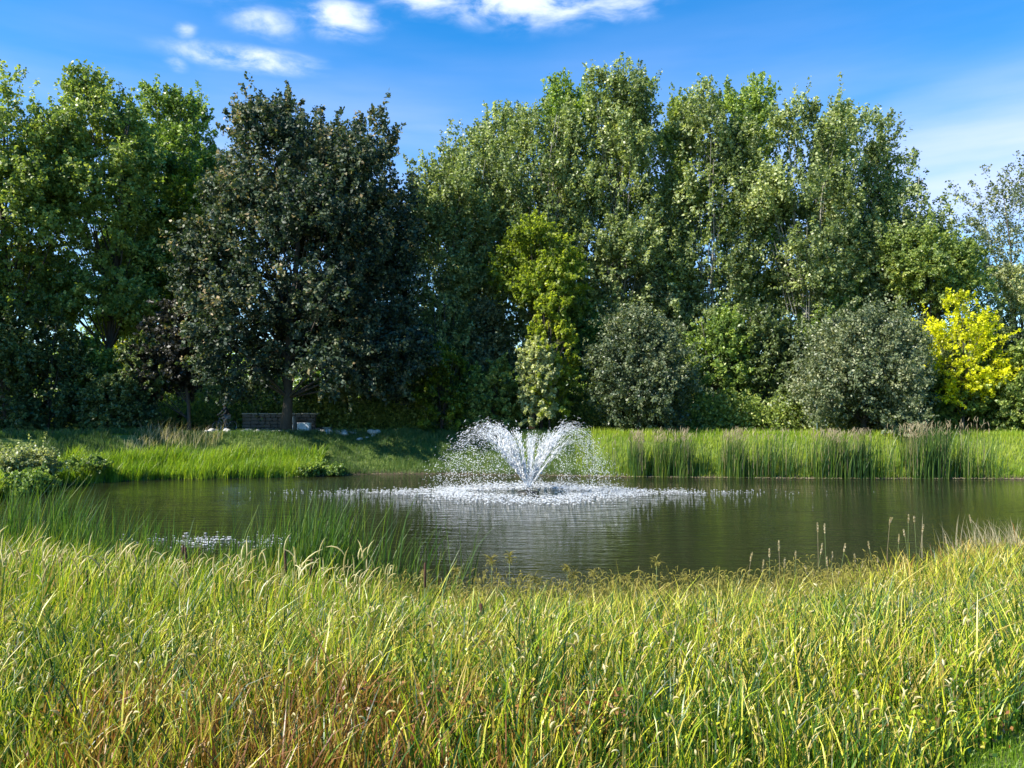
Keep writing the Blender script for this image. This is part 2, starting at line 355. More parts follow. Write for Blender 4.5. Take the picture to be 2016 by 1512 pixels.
def crown_mesh(name, rx, ry, z0, z1, kind, nspray, size, seed, per=36, gap=.0, cx=0, cy=0, redtop=0, vb=.0):
    rg = np.random.default_rng(seed)
    H = z1 - z0; rr = (rx + ry) / 2
    # lobes of the crown
    if kind == 'tall':      # several upright plumes
        nl = 26; wv = rg.uniform(.02, .93, nl); prof = np.where(wv < .5, .72 + .5 * wv, 1.02 * np.sqrt(np.clip(1 - ((wv - .42) / .62) ** 2, .05, 1)))
        lr = rr * rg.uniform(.2, .4, nl); lz = rg.uniform(1.1, 2.2, nl)
    elif kind == 'shrub':
        nl = 22; wv = rg.uniform(.0, .9, nl); prof = np.sqrt(np.clip(1 - (wv * .98) ** 2, .05, 1)) * rg.uniform(.72, 1.12, nl); lr = min(rr, H * .7) * rg.uniform(.16, .4, nl); lz = rg.uniform(.7, 1.3, nl)
    elif kind == 'cone':
        nl = 18; wv = rg.uniform(.02, .92, nl); prof = 1.02 - wv * .9; lr = rr * rg.uniform(.22, .36, nl) * (1.1 - .6 * wv); lz = rg.uniform(.6, .8, nl)
    elif kind == 'dome':    # broad low-branched crown, widest in its lower third
        nl = 40; wv = rg.uniform(.02, .93, nl); prof = np.where(wv < .3, .86 + .45 * wv, 1.0 * np.sqrt(np.clip(1 - ((wv - .3) / .72) ** 2, .05, 1))); lr = min(rr, H / 2) * rg.uniform(.13, .34, nl); lz = rg.uniform(.8, 1.4, nl)
    else:                   # round
        nl = 22; wv = rg.uniform(.05, .92, nl); prof = np.sqrt(np.clip(1 - ((wv - .42) / .6) ** 2, .08, 1)); lr = min(rr, H / 2) * rg.uniform(.26, .4, nl); lz = rg.uniform(.85, 1.2, nl)
    th = rg.uniform(0, 2 * np.pi, nl) + np.arange(nl) * 2.4
    rad = rg.uniform(.3, 1, nl) ** .42
    lc = np.stack([np.cos(th) * rad * np.maximum(prof * rx - lr * .8, .05), np.sin(th) * rad * np.maximum(prof * ry - lr * .8, .05), z0 + wv * H], 1)
    hz = np.minimum(lr * lz, H * .4)
    lc[:, 2] = np.clip(lc[:, 2], z0 + hz * .75, z1 - hz * .95)
    wgt = lr ** 2 * (1 + lz); wgt /= wgt.sum()
    li = rg.choice(nl, int(nspray * 1.5), p=wgt)
    dr = rg.normal(size=(len(li), 3)); dr /= np.linalg.norm(dr, axis=1, keepdims=True)
    base = lc[li] + dr * np.stack([lr[li], lr[li], hz[li]], 1) * rg.uniform(.35, 1.0, (len(li), 1)) ** .6 * .92
    # fill: some sprays anywhere inside the whole envelope, close to the branches
    k = int(len(li) * .3); q = rg.normal(size=(k, 3)); q /= np.linalg.norm(q, axis=1, keepdims=True); q *= rg.uniform(.2, .9, (k, 1)) ** .5
    base[:k] = q * (rx * .85, ry * .85, H * .47) + (0, 0, (z0 + z1) / 2)
    if gap: base = base[(keep := nz3(base, .55 * 4 / max(rr, 2), seed) > -1 + gap)]; dr = dr[keep]; li = li[keep]
    if len(base) > nspray:
        pick = rg.permutation(len(base))[:nspray]; base = base[pick]; dr = dr[pick]; li = li[pick]
    m_ = len(base)
    cdir = base - np.array([0, 0, z0 + H * .35]); cdir /= np.linalg.norm(cdir, axis=1, keepdims=True) + 1e-9
    d = dr * .6 + cdir * .8 + rg.normal(size=(m_, 3)) * .35
    d[:, 2] += {'tall': .9, 'round': .35, 'shrub': .3, 'cone': -.1, 'dome': .4}[kind]
    if kind == 'cone': d[:, 2] *= .3
    d /= np.linalg.norm(d, axis=1, keepdims=True)
    sc_ = np.clip(rr / 4, .4, 1)
    shoot = rg.uniform(0, 1, m_) < .12
    ln = rg.uniform(.5, 1.25, m_) * np.where(shoot, 1.9, 1) * sc_ * (1.15 if kind == 'tall' else 1)
    t = rg.uniform(0, 1, (m_, per)) ** .8
    P = base[:, None, :] + d[:, None, :] * (ln[:, None] * t)[..., None] + rg.normal(size=(m_, per, 3)) * (.17 * sc_ * (1.15 - .7 * t))[..., None]
    P = P.reshape(-1, 3); D = np.repeat(d, per, 0)
    sv = rg.normal(0, .13, m_) + .16 * nz3(base, .7, seed + 5) + (rg.normal(0, .1, nl))[li]
    v = .42 + vb + np.repeat(sv, per) + rg.normal(0, .2, m_ * per)
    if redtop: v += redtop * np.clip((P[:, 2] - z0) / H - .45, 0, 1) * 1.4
    P[:, 0] += cx; P[:, 1] += cy
    return leaves(P, D, size, np.clip(v, 0, 1), rg), lc + (cx, cy, 0), lr
gn = [0]
def tree(name, label, px, d, top, left, right, bot, mat, kind='round', n=950, size=.19, trunk=.22, group=None, cat='tree', gap=.25,
         tpx=None, per=36, bk=None, redtop=0, depth=.85, forks=1, vb=0.0, lean=0):
    gn[0] += 1; seed = gn[0] * 17 + 3; rg = random.Random(seed)
    X = at(px if tpx is None else tpx, d); g = gz(X, d)
    root = empty(name, (X, d, g), label, cat, group)
    rx = (right - left) / 2 / F * d; cx = at((left + right) / 2, d) - X
    z1 = zt(top, d) - g - (.55 if kind in ('tall', 'dome', 'round') else .3); z0 = max(zt(bot, d) - g, .15)
    ry = max(min(rx, 6.0) * depth, .6)
    (V, Q, v), lc, lr = crown_mesh('crown', rx * 1.06, ry, z0, z1, kind, n, size * 1.15, seed, per, gap, cx, 0, redtop, vb)
    V[:, 2] = np.maximum(V[:, 2], -.1)
    link('crown', np_mesh('crown', V, Q, v), LM[mat], root)
    mb = MB()
    H = z1
    tops = []
    for f in range(forks):
        a = rg.uniform(0, 6.28) if f else 0; sp = (0 if forks == 1 else rx * .38)
        ex = cx * .8 + math.cos(a + f * 2.1) * sp + lean; ey = math.sin(a + f * 2.1) * sp * .6
        fk = .12 if kind == 'shrub' else (.22 if forks > 1 else 0)
        pts = []; rad = []
        for i in range(9):
            t = i / 8; k = max(0, (t - fk) / (1 - fk)) ** 1.1 if fk else t ** 1.3
            wv = .05 * H / 8 * math.sin(i * 1.7 + seed + f)
            pts.append((ex * k + wv * min(1, t * 4), ey * k + wv * .7 * math.cos(i), -.15 + (H * .9 + .15) * t)); rad.append(max(.02, trunk * (1.25 if i == 0 else 1) * (1 - .86 * t) * (.75 if forks > 1 and i > 1 else 1)))
        mb.tube(pts, rad, 9 if trunk > .15 else 6); tops.append(pts)
    lim = 0
    for c, r_ in zip(lc, lr):       # a limb to every lobe
        P = tops[lim % forks]; lim += 1
        zc = c[2]; zs = max(zc * rg.uniform(.45, .7), min(z0 * .8, zc * .8)); i = min(7, max(1, int(zs / (H * .9) * 8)))
        s_ = Vector(P[i]); e_ = Vector(c); q = s_.lerp(e_, .5) + Vector((0, 0, -.12 * (e_ - s_).length * rg.uniform(-.5, 1)))
        r0 = max(.018, trunk * (1 - .1 * i) * .3)
        mb.tube([s_, s_.lerp(q, .5), q, q.lerp(e_, .55), e_], [r0, r0 * .85, r0 * .65, r0 * .45, .015], 5, cap=False)
        for _ in range(3):
            o_ = Vector((rg.uniform(-1, 1), rg.uniform(-1, 1), rg.uniform(.1, 1))).normalized() * float(r_) * .9
            k_ = q.lerp(e_, rg.uniform(0, .8)); mb.tube([k_, k_ + o_ * .5 + Vector((0, 0, .05)), k_ + o_], [r0 * .4, r0 * .28, .01], 4, cap=False)
    mb.build('trunk', bk or bark, root)
    return root

# left wood
GL = 'tall trees of the wood on the left bank'
tree('oak_tree', 'tall oak at the left edge of the photo with a dark straight trunk', -5, 50, 120, -170, 150, 640, 'mid', 'dome', gap=.45, n=2100, trunk=.3, tpx=10, group=GL, size=.2)
tree('oak_tree', 'sunlit tall tree with light green top and forked trunk left of the maple', 190, 53, 122, 40, 330, 640, 'mid', 'dome', n=2600, trunk=.3, tpx=212, group=GL, size=.2, forks=2, gap=.5, vb=.06)
tree('oak_tree', 'dark green tree whose top shows between the forked tree and the maple', 325, 61, 150, 205, 450, 600, 'green', 'dome', gap=.4, n=1900, trunk=.28, group=GL, size=.21)
tree('oak_tree', 'bright yellow green tree glimpsed behind the left flank of the maple', 355, 55, 270, 285, 440, 640, 'lime', n=900, trunk=.18, group=GL, vb=-.12)
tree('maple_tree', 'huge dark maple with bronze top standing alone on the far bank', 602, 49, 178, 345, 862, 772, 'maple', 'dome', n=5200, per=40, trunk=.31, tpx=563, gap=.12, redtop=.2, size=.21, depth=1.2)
tree('plum_tree', 'small purple brown tree with low branches beside the maple', 330, 49.5, 580, 255, 430, 800, 'purple', 'cone', n=620, trunk=.13, tpx=374, cat='tree')
tree('young_tree', 'slim dark stemmed tree left of the purple brown tree', 292, 49, 640, 235, 345, 770, 'dark', n=300, trunk=.07, tpx=296)
tree('locust_tree', 'small glowing yellow tree seen through the gap by the forked trunk', 240, 60, 600, 195, 285, 740, 'yellow', n=220, trunk=.1)
tree('oak_tree', 'unseen tall oak added for shade just outside the left edge of the photo', -330, 46, 200, -480, -170, 640, 'mid', n=900, trunk=.3, group=GL, size=.24)  # unseen oak, added to cast shade on the left lawn
tree('oak_tree', 'unseen oak added for shade, furthest left on the bank, outside the photo', -420, 40, 180, -600, -240, 640, 'green', n=900, trunk=.3, group=GL, size=.24)  # second unseen oak added to shade the lawn
SB = 'dark bushes under the trees of the left wood'
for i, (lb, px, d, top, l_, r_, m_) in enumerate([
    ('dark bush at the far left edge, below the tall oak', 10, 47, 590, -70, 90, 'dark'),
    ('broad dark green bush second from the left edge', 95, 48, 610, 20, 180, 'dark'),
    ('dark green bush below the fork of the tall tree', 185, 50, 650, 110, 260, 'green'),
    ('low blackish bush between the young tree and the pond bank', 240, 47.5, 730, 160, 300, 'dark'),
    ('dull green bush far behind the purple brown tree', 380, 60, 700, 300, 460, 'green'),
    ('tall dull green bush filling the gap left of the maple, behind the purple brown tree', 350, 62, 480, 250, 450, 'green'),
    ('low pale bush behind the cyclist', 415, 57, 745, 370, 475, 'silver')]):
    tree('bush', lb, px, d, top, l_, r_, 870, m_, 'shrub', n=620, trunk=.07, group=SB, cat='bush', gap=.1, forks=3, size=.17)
GB = 'bushes behind the maple'
for lb, px, d, top, l_, r_, m_ in [
    ('low bush rising above the stone wall', 520, 56, 735, 460, 580, 'silver'),
    ('light green bush right of the maple trunk', 620, 55, 735, 575, 680, 'mid'),
    ('olive bush behind the pale boxes', 690, 55, 700, 635, 750, 'silver'),
    ('dark bush under the right edge of the maple crown', 765, 55, 690, 715, 830, 'mid'),
    ('tall grey green thicket closing the gap between maple and poplars', 820, 59, 350, 760, 890, 'poplar'),]:
    tree('bush', lb, px, d, top, l_, r_, 860, m_, 'shrub', n=420, trunk=.06, group=GB, cat='bush', gap=.1, forks=3, size=.17)
# the long stand of poplars
GP = 'poplars in the long stand on the right'
for lb, px, d, top, l_, r_, m_, n_ in [
    ('leftmost poplar, lowest and nearest to the maple', 870, 54, 290, 795, 950, 'poplar', 900),
    ('second poplar from the maple with a stepped left outline', 930, 57, 225, 850, 1010, 'poplar', 1000),
    ('third poplar from the maple, narrow topped', 985, 60, 185, 920, 1060, 'poplar', 900),
    ('poplar with a single spire shoot above the lime green tree', 1060, 56, 140, 985, 1140, 'poplar', 1150),
    ('broad poplar behind the right edge of the fountain spray', 1140, 59, 140, 1060, 1225, 'green', 1050),
    ('tallest poplar in the middle of the stand', 1215, 56, 118, 1140, 1300, 'poplar', 1250),
    ('poplar just right of the tallest one', 1300, 58, 132, 1220, 1385, 'mid', 1150),
    ('poplar above the gap between the two grey bushes', 1395, 56, 146, 1310, 1480, 'poplar', 1200),
    ('poplar with pointed twin top right of the stand centre', 1480, 58, 146, 1400, 1560, 'green', 1150),
    ('rounded poplar with sunlit crown near the right end of the stand', 1590, 55, 160, 1500, 1690, 'poplar', 1350),
    ('poplar stepping down at the right shoulder of the stand', 1685, 57, 190, 1610, 1765, 'poplar', 1050),
    ('last poplar of the stand with thin outer twigs against the sky', 1780, 56, 280, 1690, 1868, 'poplar', 800)]:
    tree('poplar_tree', lb, px, d, top, l_ - 30, r_ + 30, 720, m_, 'tall', n=int(n_ * 1.2), trunk=.15, group=GP, gap=.65, forks=3, size=.19, bk=pale_bark, depth=.8, per=36)
GU = 'understorey trees below the poplars'
for lb, px, d, top, l_, r_, m_, kd, n_ in [
    ('lime green maple in front of the poplars, above the fountain', 1065, 51.5, 425, 965, 1165, 'lime', 'round', 700),
    ('grey green sapling thicket right of the big maple', 870, 51.5, 560, 815, 940, 'poplar', 'shrub', 560),
    ('pale dull thicket left of the lime green maple', 960, 53, 580, 890, 1030, 'grey', 'shrub', 620),
    ('dark thicket behind the silver bush', 1130, 55, 560, 1050, 1220, 'green', 'shrub', 700),
    ('dark green thicket right of the brownish round bush', 1410, 53, 600, 1320, 1500, 'green', 'shrub', 900),
    ('blackish thicket left of the spreading crabapple', 1500, 53, 590, 1420, 1600, 'dark', 'shrub', 900),
    ('dull thicket above the brownish round bush', 1280, 56, 520, 1190, 1380, 'grey', 'shrub', 850),
    ('olive thicket behind the spreading crabapple', 1640, 55, 520, 1550, 1740, 'green', 'shrub', 850),
    ('leafy green tree left of the yellow locust', 1830, 54, 440, 1735, 1935, 'mid', 'round', 1000),]:
    tree('thicket_tree', lb, px, d, top, l_, r_, 600 if kd == 'round' else 865, m_, kd, n=n_, trunk=.12, group=GU, gap=.1, forks=3 if kd == 'shrub' else 1, size=.18)
tree('young_maple', 'yellow green sapling rising out of the silver bush', 1082, 48.6, 560, 1030, 1140, 815, 'lime', 'dome', n=400, gap=.4, trunk=.07, vb=.25)
tree('silver_bush', 'silvery green bush with pale leaves behind the fountain', 1050, 48.2, 660, 1010, 1105, 825, 'silver', 'shrub', n=420, trunk=.06, cat='bush', gap=.1, forks=3, vb=.15)
tree('yellow_bush', 'light yellow green bush left of the fountain spray', 870, 49.8, 675, 812, 950, 855, 'lime', 'shrub', n=430, trunk=.06, cat='bush', vb=-.2, gap=.1, forks=3)
tree('olive_bush', 'olive green bush directly behind the left side of the spray', 965, 49.5, 700, 905, 1035, 858, 'mid', 'shrub', n=420, trunk=.06, cat='bush', gap=.1, forks=3)
tree('crabapple_tree', 'round brownish green bushy tree behind the right side of the spray', 1258, 48.6, 604, 1135, 1385, 858, 'grey', 'shrub', n=1500, trunk=.14, gap=.08, forks=3, size=.15, vb=-.14)
tree('crabapple_tree', 'spreading grey green crabapple with low branches over the reeds', 1700, 47.8, 606, 1548, 1850, 845, 'grey', 'shrub', n=1900, trunk=.15, gap=.08, forks=3, size=.15, vb=.02)
tree('locust_tree', 'bright yellow locust tree shining beside the crabapple', 1895, 48.5, 562, 1818, 1980, 790, 'yellow', 'round', n=350, trunk=.09, gap=.55, size=.15, vb=.1)
tree('willow_tree', 'thin leaved grey willow reaching in at the right edge', 2010, 60, 300, 1890, 2150, 620, 'grey', 'tall', n=620, trunk=.2, gap=.3, forks=3, size=.17, per=30, vb=.05)
GR = 'bushes at the right end of the far bank'
for lb, px, d, top, l_, r_, m_, n_ in [
    ('pale green bush below the grey willow', 1990, 55, 500, 1920, 2080, 'silver', 700),
    ('dark green bush directly under the yellow locust', 1890, 49.5, 690, 1810, 1970, 'green', 650),
    ('dark bush behind the yellow locust', 1930, 52, 600, 1850, 2020, 'dark', 800),
    ('light green leafy bush at the right edge of the photo', 2020, 47.5, 670, 1955, 2110, 'mid', 700),
    ('dark bush between crabapple and yellow locust', 1820, 51, 680, 1760, 1890, 'dark', 500),
    ('dark bush beyond the right edge bush', 2100, 51, 560, 2020, 2220, 'green', 600)]:
    tree('bush', lb, px, d, top, l_, r_, 868, m_, 'shrub', n=n_, trunk=.07, group=GR, cat='bush', gap=.08, forks=3, size=.17)
# a low hedge of dark undergrowth fills the wood floor behind the bank
def undergrowth():
    rg = np.random.default_rng(99); Pn = 2100
    x = rg.uniform(-34, 44, Pn); y = rg.uniform(52, 60, Pn) + np.where(x > 8, -2.5, 0)
    hh = 1.2 + 1.3 * np.abs(nz(x, y, .4, 6)) + rg.uniform(0, .6, Pn)
    per = 70
    P = np.stack([x, y, ground(x, y)], 1)[:, None, :] + rg.normal(size=(Pn, per, 3)) * (.5, .4, .1)
    P[..., 2] += rg.uniform(0, 1, (Pn, per)) * hh[:, None]
    P = P.reshape(-1, 3); D = rg.normal(size=P.shape) * .2
    V, Q, v = leaves(P, D, .19, np.clip(rg.normal(.45, .25, len(P)), 0, 1), rg)
    tag(link('undergrowth', np_mesh('undergrowth', V, Q, v), LM['mid']), 'dense dark undergrowth on the floor of the wood', 'undergrowth', kind='stuff')
undergrowth()
# far wood that closes the view between the trunks
def farwood():
    rg = np.random.default_rng(5); Pn = 2600
    x = rg.uniform(-75, 85, Pn); y = rg.uniform(72, 84, Pn); per = 60
    top = 7.5 + 2.0 * nz(x, y, .15, 2)
    P = np.stack([x, y, ground(x, y)], 1)[:, None, :] + rg.normal(size=(Pn, per, 3)) * (.8, .6, .5)
    P[..., 2] += (rg.uniform(0, 1, Pn) * top)[:, None]
    P = P.reshape(-1, 3); D = rg.normal(size=P.shape) * .2
    V, Q, v = leaves(P, D, .36, np.clip(rg.normal(.5, .2, len(P)), 0, 1), rg)
    tag(link('far_wood', np_mesh('far_wood', V, Q, v), LM['green']), 'distant wood glimpsed between the trunks', 'woods', kind='stuff')
farwood()

# ------------------------------------------------------------------ grass
def blades(P, h, wd, v, rg, bend=.35, wind=(.25, -.05), droop=0.0, prof=(1, .9, .62, .06), rand=1.0):
    n = len(P); th = rg.uniform(0, 2 * np.pi, n)
    face = np.stack([np.cos(th), np.sin(th), np.zeros(n)], 1)
    a = rg.uniform(0, 2 * np.pi, n)
    ld = np.stack([np.cos(a) * rand + wind[0] * 2, np.sin(a) * rand + wind[1] * 2, np.zeros(n)], 1) * (rg.uniform(.15, 1, n) * bend)[:, None]
    T = np.array([0, .38, .72, 1.0])
    V = np.empty((n, 4, 2, 3), np.float32)
    for i, t in enumerate(T):
        c = P + ld * (h * t ** 2)[:, None]
        c[:, 2] += h * (t - droop * t ** 3 * rg.uniform(.2, 1, n))
        o = face * (wd * prof[i] / 2)[:, None]
        V[:, i, 0] = c - o; V[:, i, 1] = c + o
    b_ = (np.arange(n) * 8)[:, None]
    Q = np.concatenate([b_ + np.array([[k, k + 1, k + 3, k + 2]]) for k in (0, 2, 4)], 1).reshape(-1, 4)
    return V.reshape(-1, 3), Q, np.repeat(v, 3)
def scatter(n, y0, y1, rg, margin=1.6):
    """points over the view fan between two distances, denser near the camera"""
    y = rg.uniform(0, 1, n) ** 1.15 * (y1 - y0) + y0
    x = rg.uniform(-1, 1, n) * (y * .66 + margin)
    return x, y
def mown(x, y):      # the mown lawn reaching in at the lower right
    return (y < 2.95 + .1 * nz(x, y, 1)) | (x > 1.55 + (y - 3.2) * 1.05 + .08 * nz(x, y, 3)) & (x > 1.6) & (y < 5.6)
def concat(parts):
    Vs, Qs, vs, o = [], [], [], 0
    for V, Q, v in parts: Vs.append(V); Qs.append(Q + o); vs.append(v); o += len(V)
    return np.concatenate(Vs), np.concatenate(Qs), np.concatenate(vs)

# near bank: the main sward
rg = np.random.default_rng(21)
x, y = scatter(275000, 2.9, 22.5, rg)
s = shore_dist(x, y); k = (s > -.05) & ~mown(x, y); x, y, s = x[k], y[k], s[k]
hfield = .5 + .14 * nz(x, y, .8, 3) + .1 * np.clip((y - 8) / 6, 0, 1) + -.02 * np.clip((-x - 2) / 5, 0, 1) * np.clip((y - 7) / 5, 0, 1) + .12 * np.clip((x - 5) / 4, 0, 1)
hfield += .12 * np.clip(nz(x, y, .55, 19), -1, 1)
hfield *= np.clip(.55 + (y - 3) / 3.5, .5, 1)
h = hfield * rg.uniform(.25, 1.45, len(x)) ** 1.15 * .8 * (1 + .3 * nz(x, y, 2.6, 5) + .34 * nz(x, y, 7.5, 6)) * np.where((s < 1.2) & (x > -3) & (x < 6), .6, 1)
patch = nz(x, y, 1.1, 8); brown = (np.clip((nz(x, y, .75, 11) - .18) * 2, 0, 1) * np.clip(1.5 - (y - 3.4) * .6, 0, 1)) + .55 * np.clip(1 - s / 1.5, 0, 1) * (x > -4)
v = .43 + .17 * patch + rg.normal(0, .24, len(x)) + .2 * nz(x, y, .45, 17) - .12 * np.clip((-x - 1) / 4, 0, 1)
v = np.where(rg.uniform(0, 1, len(x)) < .4, rg.uniform(.0, .24, len(x)), v)
v = np.where(rg.uniform(0, 1, len(x)) < .15, rg.uniform(.64, .84, len(x)), v)
v = np.where(rg.uniform(0, 1, len(x)) < .5 * np.clip(1 - s / 4.5, 0, 1) * (x > -4.5), rg.uniform(.6, .86, len(x)), v)
v = np.where(rg.uniform(0, 1, len(x)) < brown * .6, rg.uniform(.8, 1, len(x)), np.clip(v, 0, .8))
wd = (.0052 + .0005 * y) * rg.uniform(.5, 1.7, len(x))
P = np.stack([x, y, ground(x, y) - .01], 1)
V, Q, vv = blades(P, h, wd, v, rg, bend=.62, droop=.3, wind=(.08, -.03))
tag(link('meadow_grass', np_mesh('meadow_grass', V, Q, vv), grass_m), 'long uncut grass covering the near bank', 'grass', kind='stuff')

# taller thin stalks and bent dead blades
rg = np.random.default_rng(22)
x, y = scatter(26000, 4.4, 20, rg); s = shore_dist(x, y); k = (s > -.2) & ~mown(x, y); x, y, s = x[k], y[k], s[k]
h = (.55 + .3 * np.clip((-x - 1) / 4, 0, 1)) * rg.uniform(.6, 1.25, len(x)) * np.clip(.5 + (y - 4) / 5, .5, 1)
P = np.stack([x, y, ground(x, y)], 1)
V, Q, vv = blades(P, h, (.006 + .0005 * y) * rg.uniform(.6, 1.5, len(x)), np.clip(rg.normal(.6, .2, len(x)), 0, 1), rg, bend=1.0, droop=.8, wind=(.08, -.05))
tag(link('bent_grass', np_mesh('bent_grass', V, Q, vv), grass_m), 'bent straw coloured stalks standing among the near grass', 'grass', kind='stuff')

# upright reedy grass, tall on the left and thinning out over the water
rg = np.random.default_rng(26)
x, y = scatter(60000, 5.5, 20, rg); s = shore_dist(x, y)
dens = np.clip(-x * .16 + .22, .05, 1) * np.clip((y - 5.5) / 4, .05, 1) * np.clip(.7 + .7 * nz(x, y, 1.1, 31), .1, 1) * np.clip(1 + s * .6, .0, 1)
k = (s > -1.4) & (rg.uniform(0, 1, len(x)) < dens) & ~mown(x, y); x, y, s = x[k], y[k], s[k]
h = rg.uniform(.4, 1.2, len(x)) * np.clip(.68 + np.clip(-x / 9, -.25, .35) + .25 * nz(x, y, 1.3, 33), .35, 1.4) * np.clip(.5 + (y - 5) / 6, .5, 1)
P = np.stack([x, y, np.maximum(ground(x, y), -.3)], 1)
V, Q, vv = blades(P, h, rg.uniform(.008, .019, len(x)), np.clip(rg.normal(.34, .15, len(x)) + np.where(rg.uniform(0, 1, len(x)) < .3, .35, 0), 0, .84), rg, bend=.38, droop=.2, wind=(.22, 0), prof=(.8, 1, .7, .05))
tag(link('reedy_grass', np_mesh('reedy_grass', V, Q, vv), grass_m), 'tall upright reedy grass thickest in the left part of the near bank', 'grass', kind='stuff')

# low broad-leaved weeds filling the sward
rg = np.random.default_rng(27); nW = 2300
x, y = scatter(nW, 3.7, 11, rg); k = (shore_dist(x, y) > .8) & ~mown(x, y) & (nz(x, y, 1.5, 41) > -.25); x, y = x[k], y[k]
hw = (.3 + .14 * nz(x, y, .8, 3)) * np.clip(.6 + (y - 3) / 5, .6, 1.2); per = 26
P = np.stack([x, y, ground(x, y)], 1)[:, None, :] + rg.normal(size=(len(x), per, 3)) * (.06, .06, .01); P[..., 2] += rg.uniform(.05, 1, (len(x), per)) * hw[:, None]
P = P.reshape(-1, 3); vw = np.repeat(np.where(nz(x, y, .75, 11) > .1, rg.uniform(.75, 1, len(x)), rg.uniform(.15, .6, len(x))), per)
V, Q, v = leaves(P, rg.normal(size=P.shape) * .4, .027, np.clip(vw + rg.normal(0, .08, len(P)), 0, 1), rg)
tag(link('weeds', np_mesh('weeds', V, Q, v), grass_m), 'low leafy green and rust coloured weeds among the near grass', 'weeds', kind='stuff')

# foxtail seed heads: small nodding spikes
def spikes(P, length, rad, v, rg, nod=1.0, dirs=None, seg=4, wind=(.5, -.1)):
    n = len(P); a = rg.uniform(0, 2 * np.pi, n)
    dx = np.stack([np.cos(a) + wind[0], np.sin(a) + wind[1], np.zeros(n)], 1)
    dx /= np.linalg.norm(dx, axis=1, keepdims=True)
    if dirs is not None: dx = dirs
    sdv = np.cross(dx, [0, 0, 1.]); nodv = nod * rg.uniform(.35, 1.3, n)
    V = np.empty((n, seg + 1, 4, 3), np.float32); c = P.copy(); ang = rg.uniform(-.15, .6, n)
    pr = np.array([.35, .9, 1, .8, .12]) if seg == 4 else np.linspace(.4, .1, seg + 1)
    for i in range(seg + 1):
        tdir = np.cos(ang)[:, None] * np.array([0, 0, 1.]) + np.sin(ang)[:, None] * dx
        nrm = np.cross(tdir, sdv)
        r = (rad * pr[i])[:, None]
        V[:, i, 0] = c + sdv * r; V[:, i, 1] = c + nrm * r; V[:, i, 2] = c - sdv * r; V[:, i, 3] = c - nrm * r
        c = c + tdir * (length / seg)[:, None]; ang = ang + nodv * 1.5 / seg
    b_ = (np.arange(n) * 4 * (seg + 1))[:, None]; fs = []
    for i in range(seg):
        for j in range(4): fs.append([i * 4 + j, i * 4 + (j + 1) % 4, (i + 1) * 4 + (j + 1) % 4, (i + 1) * 4 + j])
    Q = np.concatenate([b_ + np.array([f]) for f in fs], 1).reshape(-1, 4)
    return V.reshape(-1, 3), Q, np.repeat(v, len(fs))
rg = np.random.default_rng(23)
x, y = scatter(6500, 3.3, 13.5, rg); s = shore_dist(x, y)
k = (s > .6) & ~mown(x, y) & (rg.uniform(0, 1, len(x)) < np.clip(.55 + .6 * nz(x, y, .9, 15) + np.clip(1 - (y - 4) / 4, 0, 1) * .3, .05, 1) * np.clip(1.25 - (y - 4) / 12, .2, 1)); x, y = x[k], y[k]
hf = (.47 + .14 * nz(x, y, .8, 3) + .1 * np.clip((y - 8) / 6, 0, 1) + .2 * np.clip((-x - 2) / 5, 0, 1) * np.clip((y - 7) / 5, 0, 1)) * np.clip(.55 + (y - 3) / 3.5, .5, 1)
hh = hf * rg.uniform(.5, 1.15, len(x)); P = np.stack([x, y, ground(x, y) + hh], 1)
A = spikes(P, rg.uniform(.015, .055, len(x)) * (1 + .03 * y), rg.uniform(.003, .0058, len(x)) * (1 + .05 * y), np.clip(rg.normal(.5, .25, len(x)), 0, 1), rg, wind=(.12, -.2))
P0 = P.copy(); P0[:, 2] -= hh
Bm = blades(P0, hh * 1.01, np.full(len(x), .003), np.full(len(x), .25), rg, bend=.001)
V, Q, vv = concat([A, Bm])
tag(link('foxtail_grass', np_mesh('foxtail_grass', V, Q, vv), straw_m), 'pale nodding foxtail heads scattered over the near grass', 'grass', kind='stuff')

# arching seed heads at the left, larger
rg = np.random.default_rng(24)
n_ = 520; y = rg.uniform(6, 14.5, n_); x = -rg.uniform(.12, .72, n_) * y - .3
hh = rg.uniform(.6, .95, n_); P = np.stack([x, y, ground(x, y) + hh], 1)
A = spikes(P, rg.uniform(.12, .24, n_), rg.uniform(.005, .009, n_), np.clip(rg.normal(.6, .2, n_), 0, 1), rg, nod=.9)
P0 = P.copy(); P0[:, 2] -= hh
Bm = blades(P0, hh * 1.01, np.full(n_, .006), np.full(n_, .2), rg, bend=.001)
V, Q, vv = concat([A, Bm])
tag(link('seeding_grass', np_mesh('seeding_grass', V, Q, vv), straw_m), 'arching straw coloured seed heads in the left part of the near bank', 'grass', kind='stuff')

# green cattail leaves standing in the shallows at the left, individual clumps
GC = 'cattail clumps standing in the shallows at the left'
cl_spots = [(-10.6, 17.6, 1.45, 'leftmost tall cattail clump where the near bank leaves the photo'), (-9.6, 17.3, 1.3, 'cattail clump second from the left edge'),
            (-8.6, 16.6, 1.2, 'loose cattail clump above the thick left grass'), (-7.3, 16.2, 1.15, 'cattail clump left of the white glints on the water'),
            (-6.0, 15.6, 1.05, 'low cattail clump in front of the white glints on the water'), (-4.9, 15.2, 1.2, 'cattail clump right of the white glints on the water'),
            (-3.9, 14.9, 1.62, 'dense tall cattail clump with many upright leaves left of centre'), (-3.35, 14.8, 1.55, 'tall cattail clump joined to the dense one on its right'),
            (-2.3, 14.5, 1.15, 'open cattail clump between the dense clump and the fountain reflection'), (-1.55, 14.3, 1.4, 'thin cattail clump with few long leaves near the fountain reflection')]
